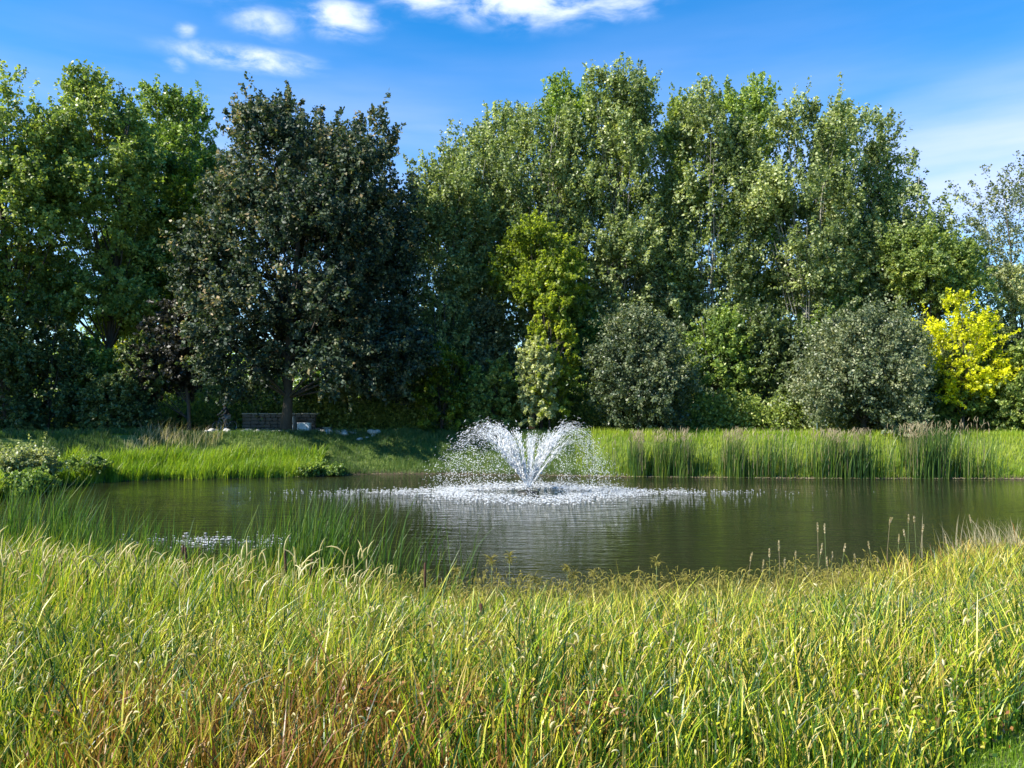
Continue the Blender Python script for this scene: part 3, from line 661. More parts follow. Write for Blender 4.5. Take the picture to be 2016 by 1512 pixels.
for i, (cx, cy, ch, lb) in enumerate(cl_spots):
    rg = np.random.default_rng(300 + i); nb_ = [260, 250, 210, 180, 140, 160, 330, 300, 100, 50][i]
    root = empty('cattail_clump', (cx, cy, 0), lb, 'cattails', GC)
    p = rg.normal(size=(nb_, 3)) * (.5, .34, 0); g0 = np.maximum(ground(p[:, 0] + cx, p[:, 1] + cy), -.3); p[:, 2] = g0
    V, Q, vv = blades(p, ch * 1.5 * rg.uniform(.4, 1.12, nb_), rg.uniform(.011, .023, nb_), np.clip(rg.normal(.3, .2, nb_), 0, .85), rg, bend=.28, wind=(.32, 0), droop=.06, prof=(.8, 1, .75, .05))
    link('leaves', np_mesh('leaves', V, Q, vv), reed_m, root)
    if i in (6, 7, 9, 2):
        for j in range(3):
            mb = MB(); q = Vector((rg.normal() * .3, rg.normal() * .2, -.1)); t_ = q + Vector((.1 + .1 * rg.normal(), 0, ch * rg.uniform(.6, .85)))
            mb.tube([q, q.lerp(t_, .5) + Vector((.02, 0, 0)), t_], [.006, .005, .004], 5)
            mb.build('stem', flat('cattail_stem', (.12, .17, .05), .7) if 'cattail_stem' not in bpy.data.materials else bpy.data.materials['cattail_stem'], root)

# single cattails with brown spikes in the near grass
stem_m = bpy.data.materials['cattail_stem']
GCA = 'brown cattail spikes among the near grass'
spots = [(838, 1185, 10.5, .30, 'lone upright cattail with rich brown spike left of centre'), (566, 1185, 11, .30, 'blackish cattail spike in front of the dense cattail clump'),
         (612, 1190, 11.5, .26, 'slightly tilted cattail spike right of the blackish one'), (128, 1190, 10.5, .24, 'cattail spike low in the thick grass left of the seed heads'),
         (64, 1235, 9.5, .22, 'dark cattail spike nearest the left edge'), (176, 1225, 9.3, .2, 'short cattail spike beside arching seed heads at left'),
         (372, 1165, 12, .26, 'cattail spike below the white glints on the water'), (362, 1150, 12.8, .22, 'smaller cattail spike just behind the one under the glints'),
         (953, 1295, 7.6, .12, 'short dark cattail spike deep in the grass below the fountain')]
for (px, py, d, ln, lb) in spots:
    X = at(px, d); g = gz(X, d); zc = zt(py, d) - g + (.2 if px == 838 else .4); ln *= 1.1
    root = empty('cattail', (X, d, g), lb, 'cattail', GCA)
    tl = random.uniform(-.04, .08)
    mb = MB(); mb.tube([(-.05, 0, -.05), (-.02, 0, zc * .5), (0, 0, zc)], [.008, .006, .005], 6); mb.build('stem', stem_m, root)
    mb = MB(); mb.tube([(tl * .9 + .0, 0, zc + ln * .9), (tl * 1.2, 0, zc + ln * 1.35)], [.004, .002], 5); mb.build('tip', stem_m, root)
    mb = MB(); mb.tube([(0, 0, zc), (tl * .1, 0, zc + .02), (tl * .5, 0, zc + ln * .5), (tl * .9, 0, zc + ln * .93), (tl, 0, zc + ln)], [.006, .016, .018, .016, .005], 10); mb.build('spike', spike_m, root)

# seeding stalks rising over the water at the right
GS = 'seeding grass stalks standing against the water on the right'
stk = [(1475, 1085, 'lone'), (1498, 1100, ''), (1512, 1078, ''), (1531, 1062, ''), (1541, 1095, ''), (1563, 1082, ''), (1607, 1028, ''), (1621, 1030, ''), (1612, 1068, ''), (1625, 1094, ''),
       (1634, 1085, ''), (1658, 1068, ''), (1680, 1088, ''), (1692, 1100, ''), (1708, 1064, ''), (1748, 1017, ''), (1765, 1050, ''), (1778, 1040, ''), (1724, 1095, ''), (1785, 1012, ''), (1797, 1015, ''), (1812, 1032, ''),
       (1858, 1050, ''), (1776, 1098, ''), (1880, 1060, ''), (1908, 1012, ''), (1585, 1110, ''), (1600, 1118, ''), (1645, 1120, ''), (1700, 1122, '')]
lbl = ['leftmost bent grass head of the row rising over the water', 'second thin grass head from the left of the row, leaning', 'third grass head of the row, double tipped', 'tall grass head with a dark kinked stem left in the row',
       'short fine grass head right beside the kinked tall one', 'grass head standing alone before the pair above', 'highest floating tip of the left pair over the water', 'right tip of the high left pair over the water',
       'slender grass head just under the high left pair', 'plump pale grass head in the middle cluster', 'leaning grass head touching the plump pale one', 'grass head with hooked tip right of the middle cluster',
       'small thin grass head right of the hooked one', 'leaning grass head low between two taller stalks', 'thick feathery grass head left of the twin headed stalk', 'twin headed tallest grass stalk, clearly above its neighbours',
       'small grass head right of the twin headed stalk', 'second small grass head right of the twin headed stalk', 'upright low grass head under the feathery one', 'left tip of the far right pair over the water',
       'right tip of the far right pair over the water', 'long grass head on a tall thin stem at right', 'pale grass head bending over the bank corner', 'straight pale grass head at the edge of the bank',
       'wide leaning grass head above the bright bank', 'grass head beside the brown tuft at the right', 'short grass head near the lowest waterline, left one', 'short grass head near the lowest waterline, right one',
       'short fine grass head under the middle cluster', 'short fine grass head under the feathery one']
for i, (px, py, _) in enumerate(stk):
    rg = np.random.default_rng(700 + i); d = 13.3 + (px - 1475) / 100 + rg.uniform(-.3, .3)
    X = at(px, d); g = gz(X, d); z = zt(py, d) - g; root = empty('grass_stalk', (X, d, g), lbl[i], 'grass stalk', GS)
    ln = rg.uniform(.13, .2); lean_ = rg.uniform(-.3, .25); z -= ln
    mb = MB(); mb.tube([(-lean_ * .5, 0, -.05), (-lean_ * .35, 0, z * .5), (0, 0, z)], [.004, .003, .0025], 4); mb.build('stem', stem_m if i % 3 else tuft_m, root)
    Pq = []; nn_ = 60
    for hd in range(2 if i == 15 else 1):
        t = rg.uniform(0, 1, nn_); r_ = .009 * np.sin(np.pi * np.clip(t, .05, .97)) ** .6
        a = rg.uniform(0, 6.28, nn_); off = hd * .03
        Pq.append(np.stack([-lean_ * -.3 * t * ln * 3 + np.cos(a) * r_ + off * t, np.sin(a) * r_, z + t * ln], 1))
    Pq = np.concatenate(Pq); D = np.tile(np.array([0, 0, 2.2]), (len(Pq), 1))
    V, Q, v = leaves(Pq, D, .032, np.clip(rg.normal(.55, .25, len(Pq)), 0, 1), rg)
    link('seed_head', np_mesh('seed_head', V, Q, v), tuft_m, root)

# sedges with drooping umbels at the near waterline
GSE = 'drooping sedge plants along the near waterline'
sl = [(835, 1130), (900, 1120), (968, 1100), (1003, 1095), (1052, 1135), (1116, 1115), (1130, 1130), (1168, 1128), (1205, 1155), (1235, 1135), (1252, 1160), (1291, 1102), (1272, 1148), (1310, 1150),
      (1350, 1135), (1385, 1145), (1405, 1150), (1432, 1165), (1470, 1168), (1500, 1172), (1530, 1180), (1560, 1185), (1592, 1172), (1185, 1170), (1080, 1160), (940, 1155), (1335, 1170), (760, 1150), (720, 1165)]
sedge_labels = {1116: 'first sedge right of the fountain reflection, yellowish', 1291: 'tallest sedge with a round brown head above the others', 968: 'sedge head poking up in the fountain reflection, left one', 1003: 'sedge head poking up in the fountain reflection, right one',
                1168: 'sedge with two spreading arms near the water glints', 1235: 'dense brown sedge head left of the tallest one', 1592: 'rightmost pale brown sedge at the foot of the seeding stalks', 720: 'leftmost reddish sedge beside the dense cattail clump'}
for i, (px, py) in enumerate(sl):
    rg = np.random.default_rng(900 + i); d = 13.2 + rg.uniform(-.9, .5)
    X = at(px, d); g = gz(X, d); z = max(.3, zt(py, d) - g)
    root = empty('sedge', (X, d, g), sedge_labels.get(px, 'brown drooping sedge in the crowded fringe along the near waterline'), 'sedge', GSE)
    mb = MB(); mb.tube([(rg.uniform(-.1, .1), 0, -.05), (.0, 0, z * .6), (0, 0, z)], [.006, .005, .004], 5); mb.build('stem', stem_m, root)
    nb_ = 26; a = rg.uniform(0, 6.28, nb_); P = np.zeros((nb_, 3)); P[:, 2] = z - rg.uniform(0, .1, nb_)
    A = spikes(P, rg.uniform(.1, .2, nb_), np.full(nb_, .0045), np.clip(rg.normal(.5, .25, nb_), 0, 1), rg, nod=2.1, wind=(0, 0))
    m2 = 60; t = rg.integers(0, nb_, m2); Pc = P[t] + rg.normal(size=(m2, 3)) * (.05, .05, .03)
    Bm = leaves(Pc, np.zeros((m2, 3)), .022, np.clip(rg.normal(.4, .25, m2), 0, 1), rg)
    V, Q, v = concat([A, Bm]); link('seed_head', np_mesh('seed_head', V, Q, v), sedge_m, root)
# sedge mass below the heads
rg = np.random.default_rng(31); n_ = 6500
x = rg.uniform(-4.6, 6.5, n_); y = np.interp(x, [-4.6, 0, 4, 6.5], [14.2, 13.6, 14.1, 15.6]) - np.abs(rg.normal(0, 1.6, n_)) + .15; hh = rg.uniform(.2, .72, n_) * (1 + .3 * nz(x, y, 2.2, 4))
P = np.stack([x, y, ground(x, y) + hh], 1)
A = spikes(P, rg.uniform(.06, .15, n_), np.full(n_, .006), np.clip(rg.normal(.45, .25, n_), 0, 1), rg, nod=1.8)
P0 = P.copy(); P0[:, 2] -= hh; Bm = blades(P0, hh, np.full(n_, .006), np.full(n_, .3), rg, bend=.001)
V, Q, v = concat([A, Bm]); tag(link('sedge_fringe', np_mesh('sedge_fringe', V, Q, v), sedge_m), 'golden brown sedge fringe along the near waterline', 'sedge', kind='stuff')

# brown dry tuft at the right edge of the near bank
rg = np.random.default_rng(41); X = at(1965, 18.6); g = gz(X, 18.6)
root = empty('dry_grass_tuft', (X, 18.6, g), 'dry brown grass tuft leaning over the water at the right edge', 'grass tuft')
nb_ = 260; p = rg.normal(size=(nb_, 3)) * (.55, .3, 0)
V, Q, vv = blades(p, rg.uniform(.6, 1.25, nb_), rg.uniform(.008, .014, nb_), rg.uniform(0, 1, nb_), rg, bend=.5, wind=(-.2, 0), droop=.1)
link('blades', np_mesh('blades', V, Q, vv), tuft_m, root)

# mown lawn blades at the lower right
rg = np.random.default_rng(42); n_ = 90000; x = rg.uniform(1.0, 7.5, n_); y = rg.uniform(1.8, 6.2, n_); k = mown(x, y); x, y = x[k], y[k]
P = np.stack([x, y, ground(x, y)], 1)
V, Q, vv = blades(P, rg.uniform(.03, .07, len(x)), rg.uniform(.003, .006, len(x)), np.clip(rg.normal(.45, .2, len(x)), 0, 1), rg, bend=.6)
tag(link('mown_grass', np_mesh('mown_grass', V, Q, vv), bright_m), 'short mown grass in the lower right corner', 'grass', kind='stuff')

# far bank grasses
def far_strip(name, label, n_, x0, x1, s0, s1, hmin, hmax, wmin, wmax, mat, seed, ymin=30, vm=.5, vs=.2, bend=.35, patchy=0, droop=.1):
    rg = np.random.default_rng(seed); x = rg.uniform(x0, x1, n_ * 5); y = rg.uniform(ymin, 50, n_ * 5)
    s = shore_dist(x, y); k = (s > s0) & (s < s1)
    if patchy: k &= nz(x, y, patchy, seed) > -.35
    x, y = x[k][:n_], y[k][:n_]
    h = rg.uniform(hmin, hmax, len(x)) * (1 + .3 * nz(x, y, 1.3, seed)); P = np.stack([x, y, np.maximum(ground(x, y), -.25)], 1)
    v = np.clip(rg.normal(vm, vs, len(x)) + .2 * nz(x, y, .8, seed + 1), 0, 1)
    V, Q, vv = blades(P, h, rg.uniform(wmin, wmax, len(x)), v, rg, bend=bend, droop=droop)
    return tag(link(name, np_mesh(name, V, Q, vv), mat), label, 'grass', kind='stuff')
far_strip('bank_grass', 'bright sunlit grass on the left part of the far shore', 30000, -24, -10.4, -.1, 2.0, .2, .95, .016, .036, bright_m, 51, ymin=28, vm=.6, vs=.25, bend=.5)
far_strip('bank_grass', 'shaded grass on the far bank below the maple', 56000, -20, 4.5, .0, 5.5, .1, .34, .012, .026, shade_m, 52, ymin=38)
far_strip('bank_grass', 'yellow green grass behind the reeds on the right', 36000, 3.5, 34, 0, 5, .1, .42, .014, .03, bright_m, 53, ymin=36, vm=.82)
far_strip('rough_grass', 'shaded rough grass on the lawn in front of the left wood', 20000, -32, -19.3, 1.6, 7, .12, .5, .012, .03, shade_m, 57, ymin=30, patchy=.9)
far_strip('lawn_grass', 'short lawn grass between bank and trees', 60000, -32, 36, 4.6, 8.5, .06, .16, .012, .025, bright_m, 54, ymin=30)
# tall reed bed on the right shore
rg = np.random.default_rng(60); n_ = 10500
x = rg.uniform(4.4, 24.9, n_ * 2); dens = np.clip(.38 + .9 * nz(x, x * 0, .8, 2) + .6 * nz(x, x * 0, 2.9, 5), .05, 1); x = x[rg.uniform(0, 1, len(x)) < dens][:n_]
yb = np.interp(x, [0, 5.1, 10, 15.4, 21, 27], [43.3, 42.4, 41.8, 41.2, 41.2, 41.0]); y = yb + rg.uniform(-.35, 1.1, len(x))
hmax = np.interp(x, [4, 6, 9, 14, 17, 20, 24, 25], [1.5, 2.1, 2.2, 2.25, 2.2, 2.4, 2.75, 2.4]); h = hmax * rg.uniform(.4, 1.15, len(x)) * (1 + .2 * nz(x, y, 1.3, 4) + .12 * nz(x, y, 4, 2))
P = np.stack([x, y, np.full(len(x), -.1)], 1)
v = np.clip(rg.normal(.3, .2, len(x)) + .2 * nz(x, y, .9, 9), 0, .9)
V, Q, vv = blades(P, h, rg.uniform(.02, .036, len(x)), v, rg, bend=.22, wind=(.28, 0), droop=.05, prof=(.7, 1, .8, .06))
tag(link('reed_bed', np_mesh('reed_bed', V, Q, vv), reed_m), 'tall green reed bed along the right far shore', 'reeds', kind='stuff')
n_ = 900; k = rg.integers(0, len(x), n_); Pk = np.stack([x[k], y[k], hmax[k] * rg.uniform(.82, 1.08, n_)], 1)
A = spikes(Pk, rg.uniform(.2, .36, n_), np.full(n_, .012), np.clip(rg.normal(.3, .3, n_), 0, 1), rg, nod=.5); P0 = Pk.copy(); P0[:, 2] = .2
Bm = blades(P0, Pk[:, 2] - .2, np.full(n_, .014), np.full(n_, .1), rg, bend=.001)
V, Q, v = concat([A, Bm]); tag(link('reed_heads', np_mesh('reed_heads', V, Q, v), tuft_m), 'dull seed heads along the top of the reed bed', 'reeds', kind='stuff')
# dead stems lying along the far waterline
rg = np.random.default_rng(61); n_ = 900; x = rg.uniform(-12, 27, n_); x = np.where((x < 4) & (rg.uniform(0, 1, n_) < .8), x + 14, x)
yb = np.interp(x, SHORE[4:13, 0], SHORE[4:13, 1]); P = np.stack([x, yb - rg.uniform(.0, .4, n_), rg.uniform(.01, .06, n_)], 1)
A = spikes(P, rg.uniform(.2, .7, n_), np.full(n_, .012), rg.uniform(.3, 1, n_), rg, nod=.0, wind=(0, 0))
V = A[0].reshape(n_, -1, 3); V[:, :, 2] = (V[:, :, 2] - V[:, :1, 2]) * .12 + .03; V[:, :, 0] += (A[0].reshape(n_, -1, 3)[:, :, 2]) * rg.choice([-1, 1], n_)[:, None]
tag(link('dead_stems', np_mesh('dead_stems', V.reshape(-1, 3), A[1], A[2]), tuft_m), 'pale dead stems lying along the far waterline', 'dead reeds', kind='stuff')
# weedy plants on the left shore
GW = 'weedy shrubs at the left end of the far shore'
for lb, px, d, top, l_, r_, m_, bt in [
    ('pale dusty shrub at the far left edge above the water', 0, 35.5, 872, -60, 55, 'silver', 985), ('dusty green shrub with upright sprays right of the far left one', 60, 37, 868, 20, 115, 'silver', 970),
    ('low dark weed at the waterline in the left corner', 55, 34, 925, 5, 110, 'green', 985), ('dark weed clump in the lit shore grass', 155, 39.5, 895, 120, 215, 'green', 950),
    ('leafy weed where the lit grass ends left of the shaded bank', 612, 42.9, 912, 598, 630, 'green', 936), ('small weed in the shaded bank by the water', 655, 43.4, 918, 645, 668, 'green', 936)]:
    tree('weed_shrub', lb, px, d, top, l_, r_, bt, m_, 'tall' if m_ == 'silver' else 'shrub', n=300, trunk=.02, group=GW, cat='shrub', gap=.02, forks=3, size=.11, per=26, depth=.8)
far_strip('dry_grass', 'pale dry grass bending on the left bank in front of the wood', 520, -20.5, -16.2, 2.6, 4.2, .6, 1.1, .012, .02, tuft_m, 70, ymin=38, bend=.6)

# ------------------------------------------------------------------ fountain
FX, FY = at(1040, 34.8), 34.8
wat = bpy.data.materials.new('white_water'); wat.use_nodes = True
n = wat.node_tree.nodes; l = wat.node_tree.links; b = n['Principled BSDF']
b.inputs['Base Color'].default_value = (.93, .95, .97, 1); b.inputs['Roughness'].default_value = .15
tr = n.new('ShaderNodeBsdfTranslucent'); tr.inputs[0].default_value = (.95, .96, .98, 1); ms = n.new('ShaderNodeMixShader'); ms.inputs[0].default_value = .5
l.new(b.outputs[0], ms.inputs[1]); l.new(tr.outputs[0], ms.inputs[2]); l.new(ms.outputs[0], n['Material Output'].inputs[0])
root = empty('pond_fountain', (FX, FY, 0), 'floating fountain throwing a V shaped white spray in the pond', 'fountain')
mb = MB(); mb.tube([(0, 0, -.25), (0, 0, -.05), (0, 0, .03), (0, 0, .05)], [.42, .48, .46, .3], 20); mb.build('float', flat('float_black', (.02, .02, .02), .5), root)
mb = MB(); mb.tube([(0, 0, .05), (0, 0, .12), (0, 0, .2)], [.12, .1, .06], 14); mb.build('nozzle', flat('nozzle_metal', (.06, .06, .06), .4, .6), root)
TR = np.array((.88, 1.0)) * np.array([(0, .12), (.34, .62), (.7, 1.15), (1.1, 1.7), (1.5, 2.2), (1.95, 2.58), (2.45, 2.74), (2.95, 2.55), (3.4, 2.0), (3.8, 1.2), (4.05, .5), (4.2, 0)])
seg = np.concatenate([[0], np.cumsum(np.hypot(*np.diff(TR, axis=0).T))]); seg /= seg[-1]
def traj(t, k=1.0, kh=1.0): return np.interp(t, seg, TR[:, 0]) * k, np.interp(t, seg, TR[:, 1]) * kh
OCT = np.array([(1, 0, 0), (0, 1, 0), (-1, 0, 0), (0, -1, 0), (0, 0, 1), (0, 0, -1)], float)
OF = np.array([(0, 1, 4), (1, 2, 4), (2, 3, 4), (3, 0, 4), (1, 0, 5), (2, 1, 5), (3, 2, 5), (0, 3, 5)])
def drops(P, r, st=None):
    n_ = len(P); S = np.repeat(r[:, None], 3, 1)
    V = OCT[None] * S[:, None, :]
    if st is not None: V = V + st[:, None, :] * (OCT @ np.array([0, 0, 1.]))[None, :, None]
    V = V + P[:, None, :]
    Fq = (np.arange(n_) * 6)[:, None, None] + OF[None]
    return V.reshape(-1, 3), Fq.reshape(-1, 3)
rg = np.random.default_rng(80)
NJ = 15; allP = []; allR = []; allS = []
for j in range(NJ):
    a = 2 * math.pi * (j + .3) / NJ; ca, sa = math.cos(a), math.sin(a)
    kj = rg.uniform(.82, 1.08); hj = rg.uniform(.82, 1.07)
    # solid water near the nozzle, thinning and breaking up
    t = np.linspace(0, .34, 12); r_, z_ = traj(t, kj, hj)
    mb = MB(); mb.tube([(r_[i] * ca, r_[i] * sa, z_[i] + .05) for i in range(12)], [.022 - .0011 * i + .004 * rg.uniform(-1, 1) for i in range(12)], 6); mb.build('water_jet', wat, root)
    nd_ = 900; t = rg.uniform(0.06, 1, nd_) ** .92
    kd = kj * rg.normal(1, .03 + .11 * t, nd_); hd2 = hj * rg.normal(.98, .02 + .05 * t, nd_); r_, z_ = traj(t, kd, hd2); sp = .012 + .15 * t ** 1.4
    P = np.stack([r_ * ca, r_ * sa, z_ + .05], 1) + rg.normal(size=(nd_, 3)) * sp[:, None] * (1.15, 1.15, .8)
    P[:, 0] += -.10 * t ** 2
    allP.append(P); allR.append(rg.uniform(.006, .019, nd_) * (1 + .45 * (t > .6)) * (1.15 if ca < 0 else .85)); dr_, dz_ = traj(np.clip(t + .02, 0, 1), kd, hd2)
    allS.append(np.stack([(dr_ - r_) * ca, (dr_ - r_) * sa, dz_ - z_], 1) * rg.uniform(.2, .9, (nd_, 1)) * np.where(t < .6, 1, .4)[:, None])
P = np.concatenate(allP); k = P[:, 2] > 0.01
V, Q = drops(P[k], np.concatenate(allR)[k], np.concatenate(allS)[k])
me = np_mesh('droplets', V, Q); o = link('droplets', me, wat, root); o['kind'] = 'stuff'
# froth and splashes where the spray lands: a broken ring, and side flecks modelled as sun glitter on ripples
n1 = 3900; a = rg.uniform(0, 2 * np.pi, n1); rr_ = rg.normal(3.5, .7, n1)
P1 = np.stack([np.cos(a) * rr_ , np.sin(a) * rr_, np.abs(rg.normal(0, .05, n1))], 1)
n2 = 8000; xx = rg.normal(-.2, 3.7, n2); yy = rg.normal(0, .6, n2) + np.sign(rg.uniform(-1, 1, n2)) * 1.5 * np.exp(-(xx / 5) ** 2)
P2 = np.stack([xx, yy + .2, np.abs(rg.normal(0, .02, n2))], 1)
P2 = P2[(nz(P2[:, 0], P2[:, 1] * 2, 1.5, 3) > -.25) & (rg.uniform(0, 1, n2) < np.clip(np.hypot(P2[:, 0], P2[:, 1]) / 3.0, .12, 1) ** 2)]
Pf = np.concatenate([P1, P2]); V, Q = drops(Pf, rg.uniform(.008, .036, len(Pf)) * np.exp(-np.abs(Pf[:, 0]) / 16))
V = V.reshape(-1, 6, 3); c = V.mean(1, keepdims=True); V = c + (V - c) * (2.0, 1.0, .5)
o = link('foam_glitter', np_mesh('foam_glitter', V.reshape(-1, 3), Q), wat, root); o['kind'] = 'stuff'

n3 = 450; rg = np.random.default_rng(85); Pg = np.stack([rg.normal(-8.3, 1.1, n3), 22.3 + rg.normal(0, .55, n3), np.full(n3, .004)], 1)  # white flecks modelled as sun glints on the pond
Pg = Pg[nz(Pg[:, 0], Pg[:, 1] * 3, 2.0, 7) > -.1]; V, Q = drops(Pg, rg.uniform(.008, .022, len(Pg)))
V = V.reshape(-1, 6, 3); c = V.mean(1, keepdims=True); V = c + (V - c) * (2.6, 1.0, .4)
tag(link('glint_flecks', np_mesh('glint_flecks', V.reshape(-1, 3), Q), wat), 'white flecks standing for sun glints on the water behind the left grass', 'foam_glitter', kind='stuff')

# ------------------------------------------------------------------ things on the far bank
# stone wall behind the maple
d = 51.9; x0, x1 = at(479, d), at(622, d); zb = gz((x0 + x1) / 2, d); top = zt(813, d)
root = empty('stone_wall', ((x0 + x1) / 2, d, zb), 'low dark stone wall with pale cap stones behind the maple trunk', 'wall')
mb = MB(); L_ = x1 - x0; rr = random.Random(3)
rows = 5; hr = (top - zb - .08) / rows
for i in range(rows):
    x = -L_ / 2
    while x < L_ / 2 - .05:
        wv = min(rr.uniform(.3, .6), L_ / 2 - x); mb.box((x + wv / 2, rr.uniform(-.02, .02), hr * (i + .5)), (wv - .015, .42 + rr.uniform(-.02, .03), hr - .012), 0, .03); x += wv
mb.build('stonework', flat('wall_stone', (.11, .1, .09), .9, 0, .5, .45, 3), root, smooth=False)
mb = MB(); x = -L_ / 2 - .05
while x < L_ / 2:
    wv = rr.uniform(.5, .8); mb.box((x + wv / 2, 0, top - zb - .04), (wv - .02, .52, .07), 0, .02); x += wv
mb.build('cap_stones', flat('cap_stone', (.4, .38, .34), .9, 0, .4, .3, 4), root, smooth=False)
# boxes
def cabinet(px0, px1, py0, py1, d, lb, name, col, lidcol, cat):
    xa, xb = at(px0, d), at(px1, d); X = (xa + xb) / 2; g = gz(X, d); h = zt(py0, d) - g; wv = xb - xa
    r = empty(name, (X, d, g), lb, cat)
    mb = MB(); mb.box((0, 0, h / 2 - .03), (wv, .5, h - .06 + .0), 0, .02)
    mb.build('body', flat(name + '_paint', col, .5, 0, 0, .06), r, smooth=False)
    mb = MB(); mb.box((0, 0, h - .03), (wv + .05, .56, .06), 0, .015); mb.build('lid', flat(name + '_lid', lidcol, .5, 0, 0, .06), r, smooth=False)
    mb = MB(); mb.box((wv * .05, -.258, h * .5), (wv * .78, .016, h * .62), 0, .006); mb.build('door', flat(name + '_door', [c * .9 for c in col], .5, 0, 0, .06), r, smooth=False)
    mb = MB(); mb.box((wv * .32, -.275, h * .55), (.03, .02, .1), 0, .004); mb.build('handle', flat(name + '_handle', (.05, .05, .05), .5), r, smooth=False)
cabinet(570, 580.5, 820, 846, 51.1, 'narrow grey cabinet just right of the maple trunk', 'utility_cabinet', (.33, .38, .42), (.4, .45, .5), 'cabinet')
cabinet(587, 611.5, 832, 849, 50.2, 'low pale grey box standing in front of the bushes right of the maple', 'utility_box', (.62, .68, .74), (.7, .75, .8), 'box')
cabinet(622, 635, 842, 851, 49.8, 'small black box right of the pale grey box', 'storage_box', (.02, .02, .022), (.03, .03, .03), 'box')
cabinet(637, 652, 841, 851, 50.1, 'dull olive grey box rightmost of the boxes', 'storage_box', (.2, .2, .17), (.24, .24, .2), 'box')
# sign post by the crabapple
d = 46.4; X = at(1608, d); g = gz(X, d); r = empty('metal_post', (X, d, g), 'thin grey green metal post in front of the crabapple', 'post')
mb = MB(); mb.box((0, 0, (zt(797, d) - g) / 2), (.07, .05, zt(797, d) - g), 0, .01); mb.build('post', flat('post_metal', (.14, .2, .18), .5, .4), r, smooth=False)
mb = MB(); mb.box((0, 0, zt(797, d) - g + .012), (.09, .07, .025), 0, .008); mb.build('cap', flat('post_cap', (.1, .13, .12), .5, .4), r, smooth=False)
# rust red marker behind the fountain
d = 48.0; X = at(1047, d); g = gz(X, d); r = empty('marker_post', (X, d, g), 'short rust red marker board on a stake behind the fountain spray', 'marker')
hm = max(.55, zt(840, d) - g)
mb = MB(); mb.box((0, 0, hm / 2 - .05), (.06, .05, hm), 0, .01); mb.build('stake', flat('stake_wood', (.1, .06, .04), .8), r, smooth=False)
mb = MB(); mb.box((0, -.04, hm - .14), (.36, .03, .24), 0, .01); mb.build('board', flat('board_rust', (.32, .1, .04), .7), r, smooth=False)
# boulders
GBo = 'boulders in the stone band below the maple'
rr = random.Random(12); proto = []
for s_ in range(4):
    mb = MB(); mb.ball((0, 0, 0), (.3, .24, .19), 3, .16, s_ * 2.3 + 1); proto.append(mb)
pm = []
for s_ in range(4):
    me = bpy.data.meshes.new('boulder'); me.from_pydata(proto[s_].V, [], proto[s_].Fc); me.materials.append(mineral); pm.append(me)
    for p in me.polygons: p.use_smooth = True
for i in range(44):
    px = rr.uniform(405, 745); yv = 48.3 - (px - 400) / 340 * .6 + rr.uniform(-.7, .9); X = at(px, yv)
    o = bpy.data.objects.new('boulder', pm[i % 4]); C.objects.link(o); k = rr.uniform(.45, 1.15)
    o.location = (X, yv, gz(X, yv) + .06 * k); o.scale = (k * rr.uniform(.8, 1.4), k, k * rr.uniform(.6, .9)); o.rotation_euler = (rr.uniform(-.2, .2), rr.uniform(-.2, .2), rr.uniform(0, 6.28))
    tag(o, 'grey boulder lying in the band of stones below the maple', 'boulder', GBo)

# ------------------------------------------------------------------ cyclist
def skin(name, verts, edges, rad, mat, parent, sub=2):
    me = bpy.data.meshes.new(name); me.from_pydata(verts, edges, [])
    o = bpy.data.objects.new(name, me); C.objects.link(o); o.parent = parent
    md = o.modifiers.new('Skin', 'SKIN'); md.use_smooth_shade = True
    for i, r_ in enumerate(rad):
        sv_ = me.skin_vertices[0].data[i]; r_ = r_ if isinstance(r_, tuple) else (r_, r_); sv_.radius = r_; sv_.use_root = (i == 0)
    ss = o.modifiers.new('Sub', 'SUBSURF'); ss.levels = sub; ss.render_levels = sub
    me.materials.append(mat); return o
d = 50.7; X = at(443, d); g = gz(X, d) + .015; yaw = R(48)
bike = empty('bicycle', (X, d, g), 'mountain bicycle ridden on the path by the person in the white helmet', 'bicycle', rz=yaw)
blackm = flat('tyre_rubber', (.02, .02, .02), .8); metal = flat('bike_frame_paint', (.25, .25, .27), .35, .6); chrome = flat('rim_metal', (.6, .6, .62), .3, .9)
for wx_ in (-.53, .53):
    wh = bpy.data.objects.new('wheel', None); C.objects.link(wh); wh.parent = bike; wh.location = (wx_, 0, .34)
    mb = MB(); mb.torus((0, 0, 0), .315, .026); mb.build('tyre', blackm, wh)
    mb = MB(); mb.torus((0, 0, 0), .285, .012)
    for k in range(16):
        a = k * math.pi / 8; mb.tube([(0, .02 * (-1) ** k, 0), (.285 * math.cos(a), 0, .285 * math.sin(a))], .0022, 4)
    mb.tube([(0, -.04, 0), (0, .04, 0)], .022, 10); mb.build('rim', chrome, wh)
mb = MB(); bb = (.08, 0, .3); st_ = (.2, 0, .82); hd = (-.36, 0, .84)
for a, c_ in ((bb, st_), (bb, (-.38, 0, .74)), (st_, hd)): mb.tube([a, c_], .019, 8)
for s_ in (-1, 1):
    mb.tube([bb, (.53, s_ * .06, .34)], .011, 6); mb.tube([(.19, 0, .76), (.53, s_ * .06, .34)], .009, 6); mb.tube([(-.385, 0, .72), (-.41, s_ * .05, .66), (-.53, s_ * .055, .34)], .014, 6)
mb.tube([(-.35, 0, .88), (-.385, 0, .70)], .024, 8); mb.build('frame', metal, bike)
mb = MB(); mb.tube([(.34, 0, .97), (.24, 0, .975), (.12, 0, .96), (.06, 0, .955)], [.05, .06, .03, .015], 8); mb.tube([st_, (.215, 0, .95)], .014, 6); mb.build('saddle', blackm, bike)
